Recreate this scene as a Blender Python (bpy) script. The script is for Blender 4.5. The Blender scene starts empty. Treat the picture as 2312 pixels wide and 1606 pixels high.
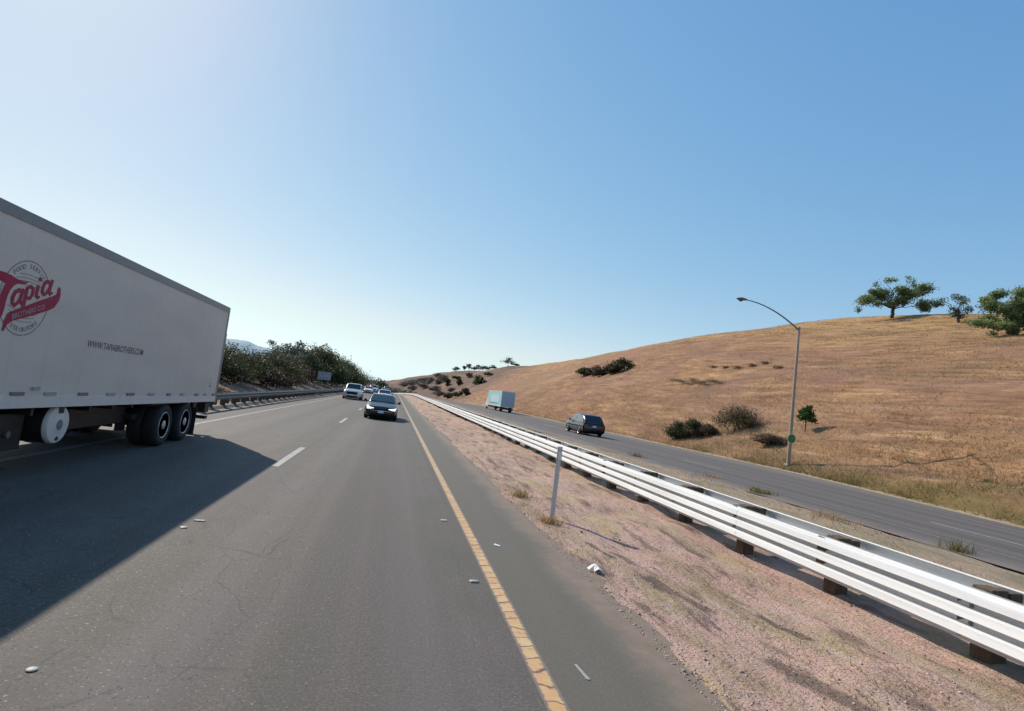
import bpy, bmesh, math, random
import numpy as np
from mathutils import Vector, Matrix
R_ = math.radians
sc = bpy.context.scene
COL = sc.collection

# ------------------------------------------------------------------ lie of the land
def cx(Y):
    Y = np.asarray(Y, float)
    t = np.clip(Y-140, 0, 420)
    return -(t**2)/2400 - np.clip(Y-560, 0, None)*0.35
def zr(Y):
    Y = np.asarray(Y, float)
    t = np.clip(Y-130, 0, 170)
    return -(t**2)/9000 - 0.0378*120*(1-np.exp(-np.clip(Y-300, 0, None)/120))*0.6
def sstep(a, b, x):
    t = np.clip((np.asarray(x, float)-a)/(b-a), 0, 1)
    return t*t*(3-2*t)
def far_edge(Y):
    return 21.3 + 3.7*sstep(8, 34, Y) + 1.0*sstep(40, 110, Y)
def near_edge(Y):
    return 11.6 - 1.2*sstep(12, 40, Y)
def pave_z(d, Y):
    d = np.asarray(d, float)
    t = sstep(2.7, 10.0, d)
    return zr(Y) + t*(-.025*(d-13))
RMY = [-60, 0, 30, 57, 78, 99, 131, 190, 260, 357, 480, 600, 900, 1400, 2500]
RMV = [13, 17, 21.2, 24.7, 27.2, 29.9, 30.8, 30.0, 29.2, 29.6, 27, 15, 11, 8, 4]
_rs = np.random.RandomState(7)
_W = [( _rs.uniform(0, 2*math.pi), _rs.uniform(.6, 1.6), _rs.uniform(0, 6.28)) for _ in range(28)]
def wob(X, Y, L):
    """smooth pseudo-random waviness of wavelength about L, roughly -1..1"""
    s = 0
    for a, f, p in _W[:14]:
        s = s + np.sin((X*math.cos(a)+Y*math.sin(a))*2*math.pi*f/L + p)
    return s/4.2
def ground_z(X, Y):
    X = np.asarray(X, float); Y = np.asarray(Y, float)
    d = X - cx(Y)
    base = zr(Y)
    e = far_edge(Y); ne = near_edge(Y)
    # under the pavements
    z = pave_z(d, Y) - .05
    # median
    m = sstep(2.25, 2.72, d)*(1-sstep(ne-.5, ne+1.1, d))
    bump = .035*wob(X, Y, 2.3) + .05*wob(X+40, Y*.6, 5.5) + .012*wob(X, Y+9, .8)
    z = z + m*(.06 + bump*(.35+.65*sstep(3, 4, d)) - .03*np.exp(-((d-6)/.8)**2))
    # hill
    u = d - e - .4
    s = np.clip(u/65, 0, 1)
    Rm = np.interp(Y, RMY, RMV)
    h = Rm*(1-(1-s)**1.32) - np.clip(u-65, 0, 400)*.03
    h = np.where(u > 0, h, 0)
    hn = sstep(0, 6, u)
    terr = .16*wob(X*.25, Y*.05, 2.2)+.22*wob(X*.5, Y*.18, 6)+.5*wob(X, Y*.4, 34)+.05*wob(X, Y, 1.7)
    z = z + h + hn*terr + .12*sstep(0, .8, u)*(1+.4*wob(X, Y, 1.1))
    # left bank
    v = -d - 8.3
    lb = .9*sstep(0, 5.5, v) + .02*np.clip(v-5, 0, 200) + sstep(0, 3, v)*(.10*wob(X, Y, 4)+.03*wob(X, Y, 1.3))
    z = z + np.where(v > 0, lb+.05, 0)
    return z
def gz(X, Y): return float(ground_z(X, Y))

# ------------------------------------------------------------------ materials
class NT:
    def __init__(s, name):
        s.m = bpy.data.materials.new(name); s.m.use_nodes = True
        s.t = s.m.node_tree; s.t.nodes.clear()
        s.out = s.t.nodes.new('ShaderNodeOutputMaterial')
    def put(s, sock, v):
        if isinstance(v, bpy.types.NodeSocket): s.t.links.new(v, sock)
        elif v is not None:
            if isinstance(v, (tuple, list)) and len(v) == 3 and sock.type == 'RGBA': v = (*v, 1)
            sock.default_value = v
    def node(s, typ, ins=None, **props):
        n = s.t.nodes.new(typ)
        for k, v in props.items(): setattr(n, k, v)
        for k, v in (ins or {}).items(): s.put(n.inputs[k], v)
        return n
    def coord(s): return s.node('ShaderNodeTexCoord').outputs['Object']
    def pos(s): return s.node('ShaderNodeNewGeometry').outputs['Position']
    def attr(s, name): return s.node('ShaderNodeAttribute', attribute_name=name).outputs['Fac']
    def scale(s, v, k): return s.node('ShaderNodeVectorMath', {0: v, 1: k}, operation='MULTIPLY').outputs[0]
    def noise(s, v, sc_, det=4, rough=.55, dist=0):
        return s.node('ShaderNodeTexNoise', {'Vector': v, 'Scale': sc_, 'Detail': det, 'Roughness': rough, 'Distortion': dist}).outputs['Fac']
    def math(s, op, a, b=None, c=None, clamp=False):
        n = s.node('ShaderNodeMath', {0: a}, operation=op, use_clamp=clamp)
        if b is not None: s.put(n.inputs[1], b)
        if c is not None: s.put(n.inputs[2], c)
        return n.outputs[0]
    def rng(s, v, a, b, c=0., d=1., smooth=True):
        return s.node('ShaderNodeMapRange', {0: v, 1: a, 2: b, 3: c, 4: d}, interpolation_type='SMOOTHSTEP' if smooth else 'LINEAR').outputs[0]
    def mix(s, f, a, b, mode='MIX'):
        n = s.node('ShaderNodeMix', data_type='RGBA', blend_type=mode)
        s.put(n.inputs['Factor'], f); s.put(n.inputs[6], a); s.put(n.inputs[7], b)
        return n.outputs[2]
    def ramp(s, f, stops):
        n = s.node('ShaderNodeValToRGB', {0: f}); e = n.color_ramp.elements
        while len(e) < len(stops): e.new(.5)
        for i, (p, c) in enumerate(stops): e[i].position = p; e[i].color = (*c, 1)
        return n.outputs[0]
    def bump(s, h, dist=.02, st=1.0):
        return s.node('ShaderNodeBump', {'Height': h, 'Distance': dist, 'Strength': st}).outputs[0]
    def bsdf(s, col, rough=.7, metal=0., normal=None, spec=.5, coat=0., **kw):
        n = s.node('ShaderNodeBsdfPrincipled')
        s.put(n.inputs['Base Color'], col); s.put(n.inputs['Roughness'], rough); s.put(n.inputs['Metallic'], metal)
        s.put(n.inputs['Specular IOR Level'], spec); s.put(n.inputs['Coat Weight'], coat)
        for k, v in kw.items(): s.put(n.inputs[k], v)
        if normal is not None: s.put(n.inputs['Normal'], normal)
        s.t.links.new(n.outputs[0], s.out.inputs[0])
        return s.m

def flat(name, col, rough=.6, metal=0., spec=.5, coat=0., var=.12, sc_=3., dirt=None):
    """a painted / plain surface with a little uneven wear"""
    n = NT(name); c = n.coord()
    f = n.noise(c, sc_, 5, .6); g = n.noise(c, sc_*9, 3, .6)
    k = n.math('MULTIPLY_ADD', n.math('ADD', f, n.math('MULTIPLY', g, .4)), var*2, 1-var*1.4)
    cc = n.mix(1., col, n.node('ShaderNodeCombineColor', {0: k, 1: k, 2: k}).outputs[0], 'MULTIPLY')
    if dirt: cc = n.mix(n.rng(f, .45, .75, 0, .5), cc, dirt)
    r = n.rng(g, .3, .7, max(.02, rough-.08), min(1, rough+.08))
    return n.bsdf(cc, r, metal, spec=spec, coat=coat)

M = {}
RUTS = [(3.58, 4.6, 3.85, 3.1, .16), (3.45, 6.75, 3.7, 5.6, .13), (3.2, 8.2, 3.3, 7.4, .08), (4.2, 5.6, 4.3, 4.9, .08)]
def mats():
    M['black'] = flat('chassis_black', (.012, .012, .013), .55, dirt=(.035, .031, .028))
    M['rubber'] = flat('tyre_rubber', (.014, .014, .014), .8, dirt=(.035, .033, .03))
    M['gap'] = flat('dark_gap', (.004, .004, .004), .9)
    M['alu'] = flat('aluminium', (.5, .5, .5), .4, .5, dirt=(.25, .25, .25))
    M['rail_alu'] = flat('truck_rail', (.22, .225, .235), .45, .3)
    M['steel_dark'] = flat('grey_steel', (.16, .16, .17), .5, .4)
    M['white_paint'] = flat('white_cap_paint', (.68, .62, .55), .45, var=.08, dirt=(.5, .48, .45))
    M['red'] = flat('red_vinyl', (.36, .008, .055), .5, var=.08, spec=.3)
    M['web_grey'] = flat('dark_grey_vinyl', (.085, .085, .09), .5, var=.05)
    n = NT('lit_headlamp'); M['lamp_lit'] = n.bsdf((.9, .9, .9), .2, **{'Emission Color': (1, .97, .92, 1), 'Emission Strength': 1.6})
    M['decal_grey'] = flat('grey_vinyl', (.17, .17, .175), .5, var=.05)
    M['tape'] = flat('reflective_tape', (.18, .15, .15), .4, var=.1)
    M['tape_w'] = flat('reflective_tape_pale', (.33, .33, .33), .4, var=.1)
    M['cab'] = flat('cab_paint', (.7, .7, .7), .3, coat=.5, var=.04)
    M['glass'] = flat('dark_glass', (.012, .016, .018), .06, spec=.7, var=.02)
    M['glass_blue'] = flat('windscreen_glass', (.03, .055, .06), .08, spec=.8, var=.02)
    M['lamp'] = flat('headlamp_glass', (.85, .85, .85), .12, spec=.8, var=.02)
    M['lamp_red'] = flat('tail_lamp_glass', (.35, .01, .012), .2, spec=.6, var=.02)
    M['glass_light'] = flat('side_glass_pale', (.13, .15, .165), .1, spec=.7, var=.03)  # pale tone puts bright reflections of the side windows into the colour
    M['plate'] = flat('number_plate', (.62, .62, .6), .5, var=.08)
    M['chrome'] = flat('chrome', (.7, .7, .7), .15, 1.)
    for nm, c in dict(black=(.012, .011, .014), silver=(.62, .60, .54), white=(.8, .8, .8), dark=(.03, .03, .036), wine=(.032, .018, .022)).items():
        M['car_'+nm] = flat('car_paint_'+nm, c, .22, .0 if nm in ('white', 'black') else .15, spec=.5, coat=.6, var=.03)
    # white trailer panel: slight vertical panel joints and road dirt
    n = NT('trailer_panel'); c = n.coord()
    f = n.noise(n.scale(c, (1, .35, 1.2)), 1.3, 5, .6)
    g = n.noise(n.scale(c, (1, 3.0, .12)), 2.0, 4, .6)
    col = n.ramp(f, [(.25, (.58, .505, .43)), (.7, (.68, .60, .515))])
    col = n.mix(n.rng(g, .5, .8, 0, .3), col, (.45, .39, .33))
    w = n.node('ShaderNodeTexWave', {'Vector': c, 'Scale': .405, 'Distortion': 0}, wave_type='BANDS', bands_direction='Y', wave_profile='SIN').outputs['Fac']
    seam = n.rng(w, .9985, 1., 0, .16)
    col = n.mix(seam, col, (.35, .35, .35))
    M['panel'] = n.bsdf(col, .5, normal=n.bump(n.noise(n.scale(c, (1, .8, .5)), 1.1, 2), .03, .25))
    # galvanised thrie beam
    n = NT('galvanised_steel'); c = n.pos()
    f = n.noise(n.scale(c, (6, .25, 6)), 1.6, 5, .65); g = n.noise(n.scale(c, (20, 6, 20)), 2., 4, .6)
    col = n.ramp(f, [(.3, (.60, .60, .59)), (.55, (.74, .74, .73)), (.8, (.82, .815, .80))])
    col = n.mix(n.rng(g, .56, .74, 0, .35), col, (.46, .43, .39))
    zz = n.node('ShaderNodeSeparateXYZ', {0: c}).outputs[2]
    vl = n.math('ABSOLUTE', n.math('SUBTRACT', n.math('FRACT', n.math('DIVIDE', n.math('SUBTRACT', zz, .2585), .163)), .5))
    col = n.mix(n.math('MULTIPLY', n.rng(vl, .32, .42), .2), col, n.mix(f, (.13, .135, .125), (.24, .24, .225)))  # shade of the valleys between ridges deepened in the colour, by height
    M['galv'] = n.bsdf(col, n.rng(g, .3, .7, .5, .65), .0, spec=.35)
    n = NT('weathered_galvanised'); c = n.pos()
    f = n.noise(n.scale(c, (6, .4, 6)), 1.6, 5, .65)
    M['galv_old'] = n.bsdf(n.ramp(f, [(.3, (.14, .125, .11)), (.7, (.27, .245, .22))]), .55, .2)
    n = NT('weathered_wood'); c = n.pos()
    f = n.noise(n.scale(c, (14, 14, 2.2)), 1.6, 6, .65)
    M['wood'] = n.bsdf(n.ramp(f, [(.3, (.055, .036, .022)), (.6, (.13, .085, .052)), (.85, (.20, .15, .10))]), .9, normal=n.bump(f, .01, .6))
    n = NT('lamp_pole_paint'); c = n.pos()
    f = n.noise(n.scale(c, (8, 8, .8)), 1.4, 5)
    M['pole'] = n.bsdf(n.ramp(f, [(.3, (.26, .20, .15)), (.7, (.40, .33, .25))]), .6, .15)
    M['pole_dark'] = flat('lamp_arm_steel', (.16, .17, .19), .5, .3)
    M['green'] = flat('green_sign_face', (.035, .16, .05), .45, var=.15)
    M['pale_edge'] = flat('sign_edge', (.45, .55, .38), .5)
    M['sign_back'] = flat('sign_back_aluminium', (.34, .35, .37), .55, .1)
    M['post_white'] = flat('delineator_plastic', (.52, .48, .46), .6, dirt=(.36, .31, .28))
    M['bright_white'] = flat('white_litter', (.82, .82, .80), .7)
    M['ceramic'] = flat('ceramic_marker', (.38, .37, .33), .6, dirt=(.2, .185, .165), sc_=25.)

    # asphalt (uses the vertex attribute "dd": metres right of the yellow-line datum)
    def asphalt(name, main):
        n = NT(name); p = n.pos(); d = n.attr('dd')
        fine = n.noise(p, 42, 4, .8); mid = n.noise(p, 13, 5, .7); big = n.noise(n.scale(p, (1, .45, 1)), .55, 5, .55)
        lane = n.noise(n.node('ShaderNodeCombineXYZ', {0: n.math('MULTIPLY', d, 1.6), 1: n.math('MULTIPLY', n.node('ShaderNodeSeparateXYZ', {0: p}).outputs[1], .012), 2: 0.}).outputs[0], 1., 4, .6)
        col = n.ramp(fine, [(.25, (.034, .029, .026)), (.5, (.138, .119, .108)), (.75, (.36, .32, .29))])
        col = n.mix(.32, col, (.138, .121, .111))
        col = n.mix(n.rng(mid, .42, .62, 0, .7), col, n.mix(big, (.080, .074, .058), (.175, .153, .140)))
        tint = n.mix(n.rng(big, .36, .62), (1.0, 1.0, .93), (1.03, .97, 1.02))
        col = n.mix(1., col, tint, 'MULTIPLY')
        kk = n.rng(lane, .3, .7, .86, 1.16)
        col = n.mix(1., col, n.node('ShaderNodeCombineColor', {0: kk, 1: kk, 2: kk}).outputs[0], 'MULTIPLY')
        h = n.math('ADD', n.math('MULTIPLY', fine, 1.0), n.math('MULTIPLY', mid, .8))
        # wear: polished wheel paths either side of each lane's darker oil strip
        lanes = ((-.42, .75), (-4.2, .75)) if main else ((14.9, .8), (18.3, .8))
        for lc, hw in lanes:
            ad = n.math('ABSOLUTE', n.math('SUBTRACT', d, lc))
            col = n.mix(n.math('MULTIPLY', n.rng(ad, .42, .1), n.rng(lane, .3, .7, .12, .42)), col, (.07, .065, .06))
            col = n.mix(n.math('MULTIPLY', n.rng(n.math('ABSOLUTE', n.math('SUBTRACT', ad, .9)), .5, .1), .22), col, (.20, .185, .175))
        if main:
            # cracks, densest in the strip beside the lane line
            wv = n.node('ShaderNodeTexNoise', {'Vector': p, 'Scale': 1.1, 'Detail': 5}).outputs['Color']
            pv = n.node('ShaderNodeVectorMath', {0: p, 1: n.scale(wv, (.4, .6, 0))}, operation='ADD').outputs[0]
            pv = n.scale(pv, (1.0, .5, 1))
            vor = n.node('ShaderNodeTexVoronoi', {'Vector': pv, 'Scale': 1.7}, feature='DISTANCE_TO_EDGE').outputs['Distance']
            crack = n.rng(vor, .0, .02, 1, 0)
            msk = n.math('MULTIPLY', n.rng(d, -.3, -1.3), n.rng(n.noise(n.scale(p, (1, .4, 1)), 1.5, 5), .40, .52))
            msk = n.math('ADD', msk, n.math('MULTIPLY', n.rng(n.noise(p, .33, 3), .60, .68), .25), clamp=True)
            crack = n.math('MULTIPLY', crack, msk)
            col = n.mix(n.math('MULTIPLY', crack, .38), col, (.02, .024, .022))
            # worn ravelled strip next to the lane line, pale chips
            rav = n.math('MULTIPLY', n.rng(d, -.6, -2.4), n.rng(n.noise(p, 2.2, 4), .3, .7))
            col = n.mix(n.math('MULTIPLY', rav, .45), col, n.mix(fine, (.05, .048, .04), (.15, .145, .12)))
            chips = n.math('MULTIPLY', n.rng(n.noise(p, 36, 2, .5), .655, .70), n.rng(d, .8, -1.6, .15, .9))
            col = n.mix(chips, col, (.40, .38, .34))
            pits = n.math('MULTIPLY', n.rng(n.noise(n.scale(p, (1.1, .9, 1)), 30, 2, .5), .36, .31), n.rng(d, .8, -1.6, .3, .9))
            col = n.mix(pits, col, (.05, .046, .04))
            # shoulder: browner, smoother, dust creeping in from the median edge
            sh = n.rng(d, 1.15, 1.45)
            col = n.mix(n.math('MULTIPLY', sh, .7), col, n.mix(fine, (.12, .108, .084), (.225, .205, .165)))
            gr = n.math('MULTIPLY', n.rng(n.math('ABSOLUTE', n.math('SUBTRACT', d, .95)), .5, .05), n.rng(n.noise(p, .8, 4), .35, .65))
            col = n.mix(n.math('MULTIPLY', gr, .35), col, (.085, .098, .068))
            dn = n.math('ADD', n.noise(n.scale(p, (1, .5, 1)), 1.4, 6, .65), n.math('MULTIPLY', n.noise(p, 9, 4, .6), .35))
            dust = n.math('MULTIPLY', n.rng(d, 1.5, 2.8), 1.1)
            dust = n.rng(n.math('ADD', dust, n.math('SUBTRACT', dn, .68)), .42, 1.0)
            col = n.mix(dust, col, n.mix(n.noise(p, 5, 4), (.20, .17, .115), (.37, .26, .215)))
            ld = n.rng(d, -6.6, -8.6)
            col = n.mix(n.math('MULTIPLY', ld, .5), col, (.2, .18, .15))
        else:
            inn = n.rng(d, 13.2, 11.6)
            col = n.mix(n.math('MULTIPLY', inn, n.rng(n.noise(p, .8, 5), .3, .65, .3, .9)), col, (.25, .205, .175))
            out = n.rng(d, 20.4, 23.5)
            col = n.mix(n.math('MULTIPLY', out, .55), col, (.25, .215, .17))
        kf = .76 if main else .84
        col = n.mix(1., col, (kf*1.0, kf, kf*.985), 'MULTIPLY')
        M[name] = n.bsdf(col, .78, normal=n.bump(h, .006, .5), spec=.3)
    asphalt('asphalt', True); asphalt('asphalt_far', False)

    def paint(name, c0, c1, worn, under=(.15, .14, .135)):
        n = NT(name); p = n.pos()
        f = n.noise(p, 6, 6, .7); g = n.noise(n.scale(p, (1, .6, 1)), 28, 4, .65)
        col = n.mix(n.noise(p, 2.3, 4), c0, c1)
        col = n.mix(n.rng(n.math('ADD', n.math('MULTIPLY', f, .6), n.math('MULTIPLY', g, .5)), worn, worn+.12), col, under)
        M[name] = n.bsdf(col, .7, normal=n.bump(g, .004, .4))
    paint('paint_white', (.30, .285, .27), (.41, .395, .38), .55)
    paint('paint_white_old', (.20, .195, .185), (.30, .295, .28), .47)
    # yellow edge line: blocks divided by transverse cracks
    n = NT('paint_yellow'); p = n.pos(); sp = n.node('ShaderNodeSeparateXYZ', {0: p})
    yy = n.math('ADD', sp.outputs[1], n.math('ADD', n.math('MULTIPLY', n.noise(p, 9, 4), .07), n.math('MULTIPLY', n.noise(p, 1.9, 3), .42)))
    fr = n.math('ABSOLUTE', n.math('SUBTRACT', n.math('FRACT', n.math('MULTIPLY', yy, 5.2)), .5))
    blk = n.node('ShaderNodeTexWhiteNoise', {'W': n.math('FLOOR', n.math('MULTIPLY', yy, 5.2))}, noise_dimensions='1D').outputs[0]
    col = n.mix(blk, (.52, .33, .14), (.58, .43, .23))
    col = n.mix(n.rng(n.noise(p, 7, 5), .35, .65, 0, .8), col, (.56, .29, .14))
    col = n.mix(n.math('MULTIPLY', n.rng(fr, .41, .475), n.rng(n.noise(p, 3, 3), .3, .5, .4, 1)), col, (.13, .09, .065))
    ed = n.math('ABSOLUTE', n.math('SUBTRACT', n.attr('dd'), 1.355))
    col = n.mix(n.rng(n.math('ADD', ed, n.math('MULTIPLY', n.noise(p, 14, 5), .05)), .072, .092), col, (.17, .14, .12))
    col = n.mix(n.rng(n.noise(p, 16, 5, .7), .54, .68, 0, .75), col, (.19, .15, .12))
    col = n.mix(n.rng(sp.outputs[1], 7, 34, 0, .62, False), col, (.27, .235, .17))
    M['paint_yellow'] = n.bsdf(col, .75, normal=n.bump(fr, .01, .3))

    # bare ground and hill (vertex attributes: dd = metres right of datum, hu = metres up the hill from its toe)
    n = NT('earth_and_dry_grass'); p = n.pos(); d = n.attr('dd'); u = n.attr('hu')
    xyz = n.node('ShaderNodeSeparateXYZ', {0: p}); Yv = xyz.outputs[1]
    ps = n.scale(p, (1, .38, 1))
    a = n.noise(ps, .9, 6, .62); b = n.noise(ps, 4.2, 6, .65); c3 = n.noise(p, 24, 4, .7)
    dirt = n.ramp(a, [(.32, (.23, .18, .115)), (.42, (.42, .285, .225)), (.54, (.50, .345, .285)), (.61, (.44, .33, .195)), (.72, (.30, .25, .13))])
    dirt = n.mix(n.rng(b, .45, .66, 0, .8), dirt, n.mix(n.noise(ps, .5, 3), (.22, .18, .095), (.56, .40, .32)))
    dirt = n.mix(n.rng(c3, .54, .72, 0, .8), dirt, (.15, .11, .085))
    dirt = n.mix(n.rng(n.noise(n.scale(p, (1.3, .3, 1)), 1.3, 5, .6), .56, .66, 0, .85), dirt, (.11, .08, .065))
    dirt = n.mix(n.rng(c3, .46, .30, 0, .55), dirt, (.56, .44, .38))
    pat = n.noise(n.scale(p, (1, .45, 1)), .55, 4, .6)
    dirt = n.mix(n.rng(pat, .55, .66, 0, .7), dirt, n.mix(b, (.20, .15, .10), (.34, .27, .16)))
    dirt = n.mix(n.rng(n.noise(n.scale(p, (1, .5, 1)), 1.1, 5, .7), .52, .62, 0, .6), dirt, n.mix(c3, (.25, .205, .11), (.40, .335, .20)))
    dirt = n.mix(1., dirt, (1.12, 1.05, 1.03), 'MULTIPLY')
    st = n.noise(n.scale(p, (1.5, .32, 1)), 2.4, 7, .72)
    dirt = n.mix(n.rng(st, .47, .36, 0, .8), dirt, (.17, .118, .095))
    dirt = n.mix(n.rng(st, .55, .66, 0, .7), dirt, (.50, .40, .33))
    for (ax, ay, bx_, by_, wd) in RUTS:
        L_ = math.hypot(bx_-ax, by_-ay); ux, uy = (bx_-ax)/L_, (by_-ay)/L_
        px_ = n.math('SUBTRACT', xyz.outputs[0], ax); py_ = n.math('SUBTRACT', Yv, ay)
        al = n.math('ADD', n.math('MULTIPLY', px_, ux), n.math('MULTIPLY', py_, uy)); ac = n.math('ABSOLUTE', n.math('ADD', n.math('MULTIPLY', px_, -uy), n.math('MULTIPLY', py_, ux)))
        over = n.math('ABSOLUTE', n.math('SUBTRACT', al, L_/2))
        k = n.math('MULTIPLY', n.rng(n.math('ADD', ac, n.math('MULTIPLY', n.math('SUBTRACT', b, .5), .35)), wd, wd*.4), n.rng(n.math('ADD', over, n.math('MULTIPLY', n.math('SUBTRACT', b, .5), .5)), L_*.55, L_*.4))
        dirt = n.mix(n.math('MULTIPLY', k, .8), dirt, (.14, .098, .078))
    berm = n.math('ABSOLUTE', n.math('SUBTRACT', n.math('ADD', d, n.math('MULTIPLY', a, .25)), 5.25))
    dirt = n.mix(n.rng(berm, .2, .06, 0, .7), dirt, (.46, .34, .235))
    mf = n.rng(d, 7.0, 9.0)
    dirt = n.mix(n.math('MULTIPLY', mf, .7), dirt, n.mix(b, (.20, .165, .10), (.42, .34, .235)))
    # hill grass
    ph = n.scale(p, (.6, .16, 1.5))
    h1 = n.noise(p, .05, 5, .6); h2 = n.noise(ph, 1.15, 6, .68, .4); h3 = n.noise(n.scale(p, (1, .5, 1.4)), 5.5, 5, .7); h4 = n.noise(n.scale(p, (.35, .10, 1.4)), .36, 6, .6, .3)
    grass = n.ramp(h1, [(.3, (.29, .18, .10)), (.45, (.335, .192, .10)), (.56, (.275, .15, .095)), (.7, (.35, .22, .10))])
    top = n.rng(n.math('ADD', u, n.math('MULTIPLY', n.math('SUBTRACT', h1, .5), 60)), 28, 52)
    grass = n.mix(n.math('MULTIPLY', top, .75), grass, (.46, .29, .125))
    grass = n.mix(n.rng(h2, .48, .64, 0, .85), grass, (.17, .10, .055))
    grass = n.mix(n.rng(h2, .47, .30, 0, .9), grass, (.50, .33, .175))
    grass = n.mix(n.rng(h4, .55, .70, 0, .75), grass, (.15, .105, .065))
    grass = n.mix(n.rng(h4, .44, .34, 0, .5), grass, (.36, .235, .15))
    grass = n.mix(n.rng(h3, .54, .74, 0, .5), grass, (.16, .10, .055))
    pk = n.noise(n.scale(p, (1, .6, 1)), .085, 4, .6)
    grass = n.mix(n.math('MULTIPLY', n.rng(pk, .5, .64, 0, .5), n.rng(u, 36, 22)), grass, (.25, .145, .115))
    # greener strip at the toe, nearest the camera
    toe = n.math('MULTIPLY', n.rng(n.math('ADD', u, n.math('MULTIPLY', b, 3)), 5.5, 2.0), n.rng(Yv, 38, 18))
    grass = n.mix(n.math('MULTIPLY', toe, .85), grass, (.16, .122, .042))
    # scrubby far end of the ridge
    bp = n.noise(n.scale(p, (.8, .4, 1)), .045, 4, .5); bq = n.noise(n.scale(p, (.8, .35, 1)), .075, 4, .5)
    grass = n.mix(n.rng(bp, .52, .64, 0, .55), grass, (.215, .15, .082))
    grass = n.mix(n.math('MULTIPLY', n.rng(bq, .51, .64, 0, .55), n.rng(u, 52, 32)), grass, (.28, .15, .11))
    grass = n.mix(1., grass, (1.07, 1.035, 1.02), 'MULTIPLY')
    far = n.math('MULTIPLY', n.rng(n.math('SUBTRACT', Yv, n.math('MULTIPLY', u, 1.3)), 175, 250), n.rng(n.noise(n.scale(p, (1, .5, 1)), .06, 5, .6), .28, .48))
    grass = n.mix(n.math('MULTIPLY', far, .85), grass, n.mix(n.noise(p, .12, 4), (.075, .06, .045), (.17, .11, .095)))
    onhill = n.rng(u, -.6, .5)
    left = n.rng(d, -8.2, -9.2)
    bank = n.mix(b, (.20, .125, .09), (.34, .235, .17))
    grass = n.mix(n.rng(n.math('ADD', u, n.math('MULTIPLY', b, .9)), .75, .4), grass, n.mix(c3, (.34, .26, .18), (.52, .42, .30)))
    col = n.mix(onhill, dirt, grass); col = n.mix(left, col, bank)
    hgt = n.math('ADD', n.math('ADD', n.math('MULTIPLY', b, 1.4), n.math('MULTIPLY', c3, .55)), n.math('MULTIPLY', h3, n.math('MULTIPLY', onhill, 2.0)))
    M['earth'] = n.bsdf(col, .95, normal=n.bump(hgt, .09, .8), spec=.15)

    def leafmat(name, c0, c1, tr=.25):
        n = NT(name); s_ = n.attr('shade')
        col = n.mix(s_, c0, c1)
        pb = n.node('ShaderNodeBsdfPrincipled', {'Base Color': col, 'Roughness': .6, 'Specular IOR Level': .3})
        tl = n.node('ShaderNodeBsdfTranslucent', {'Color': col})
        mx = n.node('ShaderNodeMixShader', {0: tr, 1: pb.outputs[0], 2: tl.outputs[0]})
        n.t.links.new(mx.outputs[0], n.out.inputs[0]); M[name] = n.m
    leafmat('leaf_oak', (.07, .10, .045), (.27, .33, .115), .5)
    leafmat('leaf_oakpale', (.09, .13, .065), (.31, .38, .14), .5)
    leafmat('leaf_greypatch', (.15, .125, .075), (.27, .22, .135))
    leafmat('leaf_bluegreen', (.06, .095, .08), (.15, .20, .14))
    leafmat('leaf_olive', (.034, .040, .018), (.105, .105, .04), .3)
    leafmat('leaf_brownpale', (.10, .065, .04), (.22, .145, .085))
    leafmat('leaf_brown', (.045, .032, .020), (.115, .078, .046))
    leafmat('leaf_dark', (.022, .030, .016), (.07, .082, .036), .3)
    leafmat('leaf_bright', (.025, .055, .006), (.085, .15, .02))
    leafmat('leaf_scrub', (.05, .042, .036), (.12, .095, .08), .3)
    leafmat('leaf_row', (.028, .042, .02), (.10, .125, .045), .3)
    leafmat('leaf_shrub', (.06, .052, .026), (.17, .14, .07), .35)
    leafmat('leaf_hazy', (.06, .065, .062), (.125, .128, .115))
    leafmat('leaf_greyblue', (.10, .125, .12), (.20, .235, .22))
    leafmat('straw', (.26, .165, .085), (.50, .35, .19), .45)
    leafmat('straw_green', (.105, .098, .03), (.29, .235, .085), .4)
    n = NT('bark'); f = n.noise(n.scale(n.pos(), (3, 3, .8)), 2, 6)
    M['bark'] = n.bsdf(n.ramp(f, [(.3, (.03, .024, .02)), (.7, (.085, .068, .055))]), .9)
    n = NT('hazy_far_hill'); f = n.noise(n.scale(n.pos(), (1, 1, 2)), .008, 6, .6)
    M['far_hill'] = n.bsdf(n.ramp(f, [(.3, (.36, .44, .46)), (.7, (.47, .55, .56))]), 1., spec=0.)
    n = NT('gravel_stone'); s_ = n.attr('shade')
    M['stone'] = n.bsdf(n.ramp(s_, [(0, (.13, .10, .085)), (.5, (.34, .25, .215)), (1, (.55, .47, .41))]), .9)
mats()

# ------------------------------------------------------------------ mesh helpers
def link(name, me, mat, parent=None, loc=None, smooth=None):
    o = bpy.data.objects.new(name, me); COL.objects.link(o)
    if mat is not None:
        me.materials.clear(); me.materials.append(M[mat] if isinstance(mat, str) else mat)
    if parent is not None: o.parent = parent
    if loc is not None: o.location = loc
    if smooth:
        for p in me.polygons: p.use_smooth = True
        me.set_sharp_from_angle(angle=R_(smooth))
    return o
def tag(o, label=None, cat=None, group=None, kind=None):
    if label: o['label'] = label
    if cat: o['category'] = cat
    if group: o['group'] = group
    if kind: o['kind'] = kind
    return o
def thing(name, label, cat, loc=(0, 0, 0), rz=0., group=None):
    o = bpy.data.objects.new(name, None); COL.objects.link(o)
    o.empty_display_size = .3; o.location = loc; o.rotation_euler = (0, 0, rz)
    return tag(o, label, cat, group)

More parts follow.
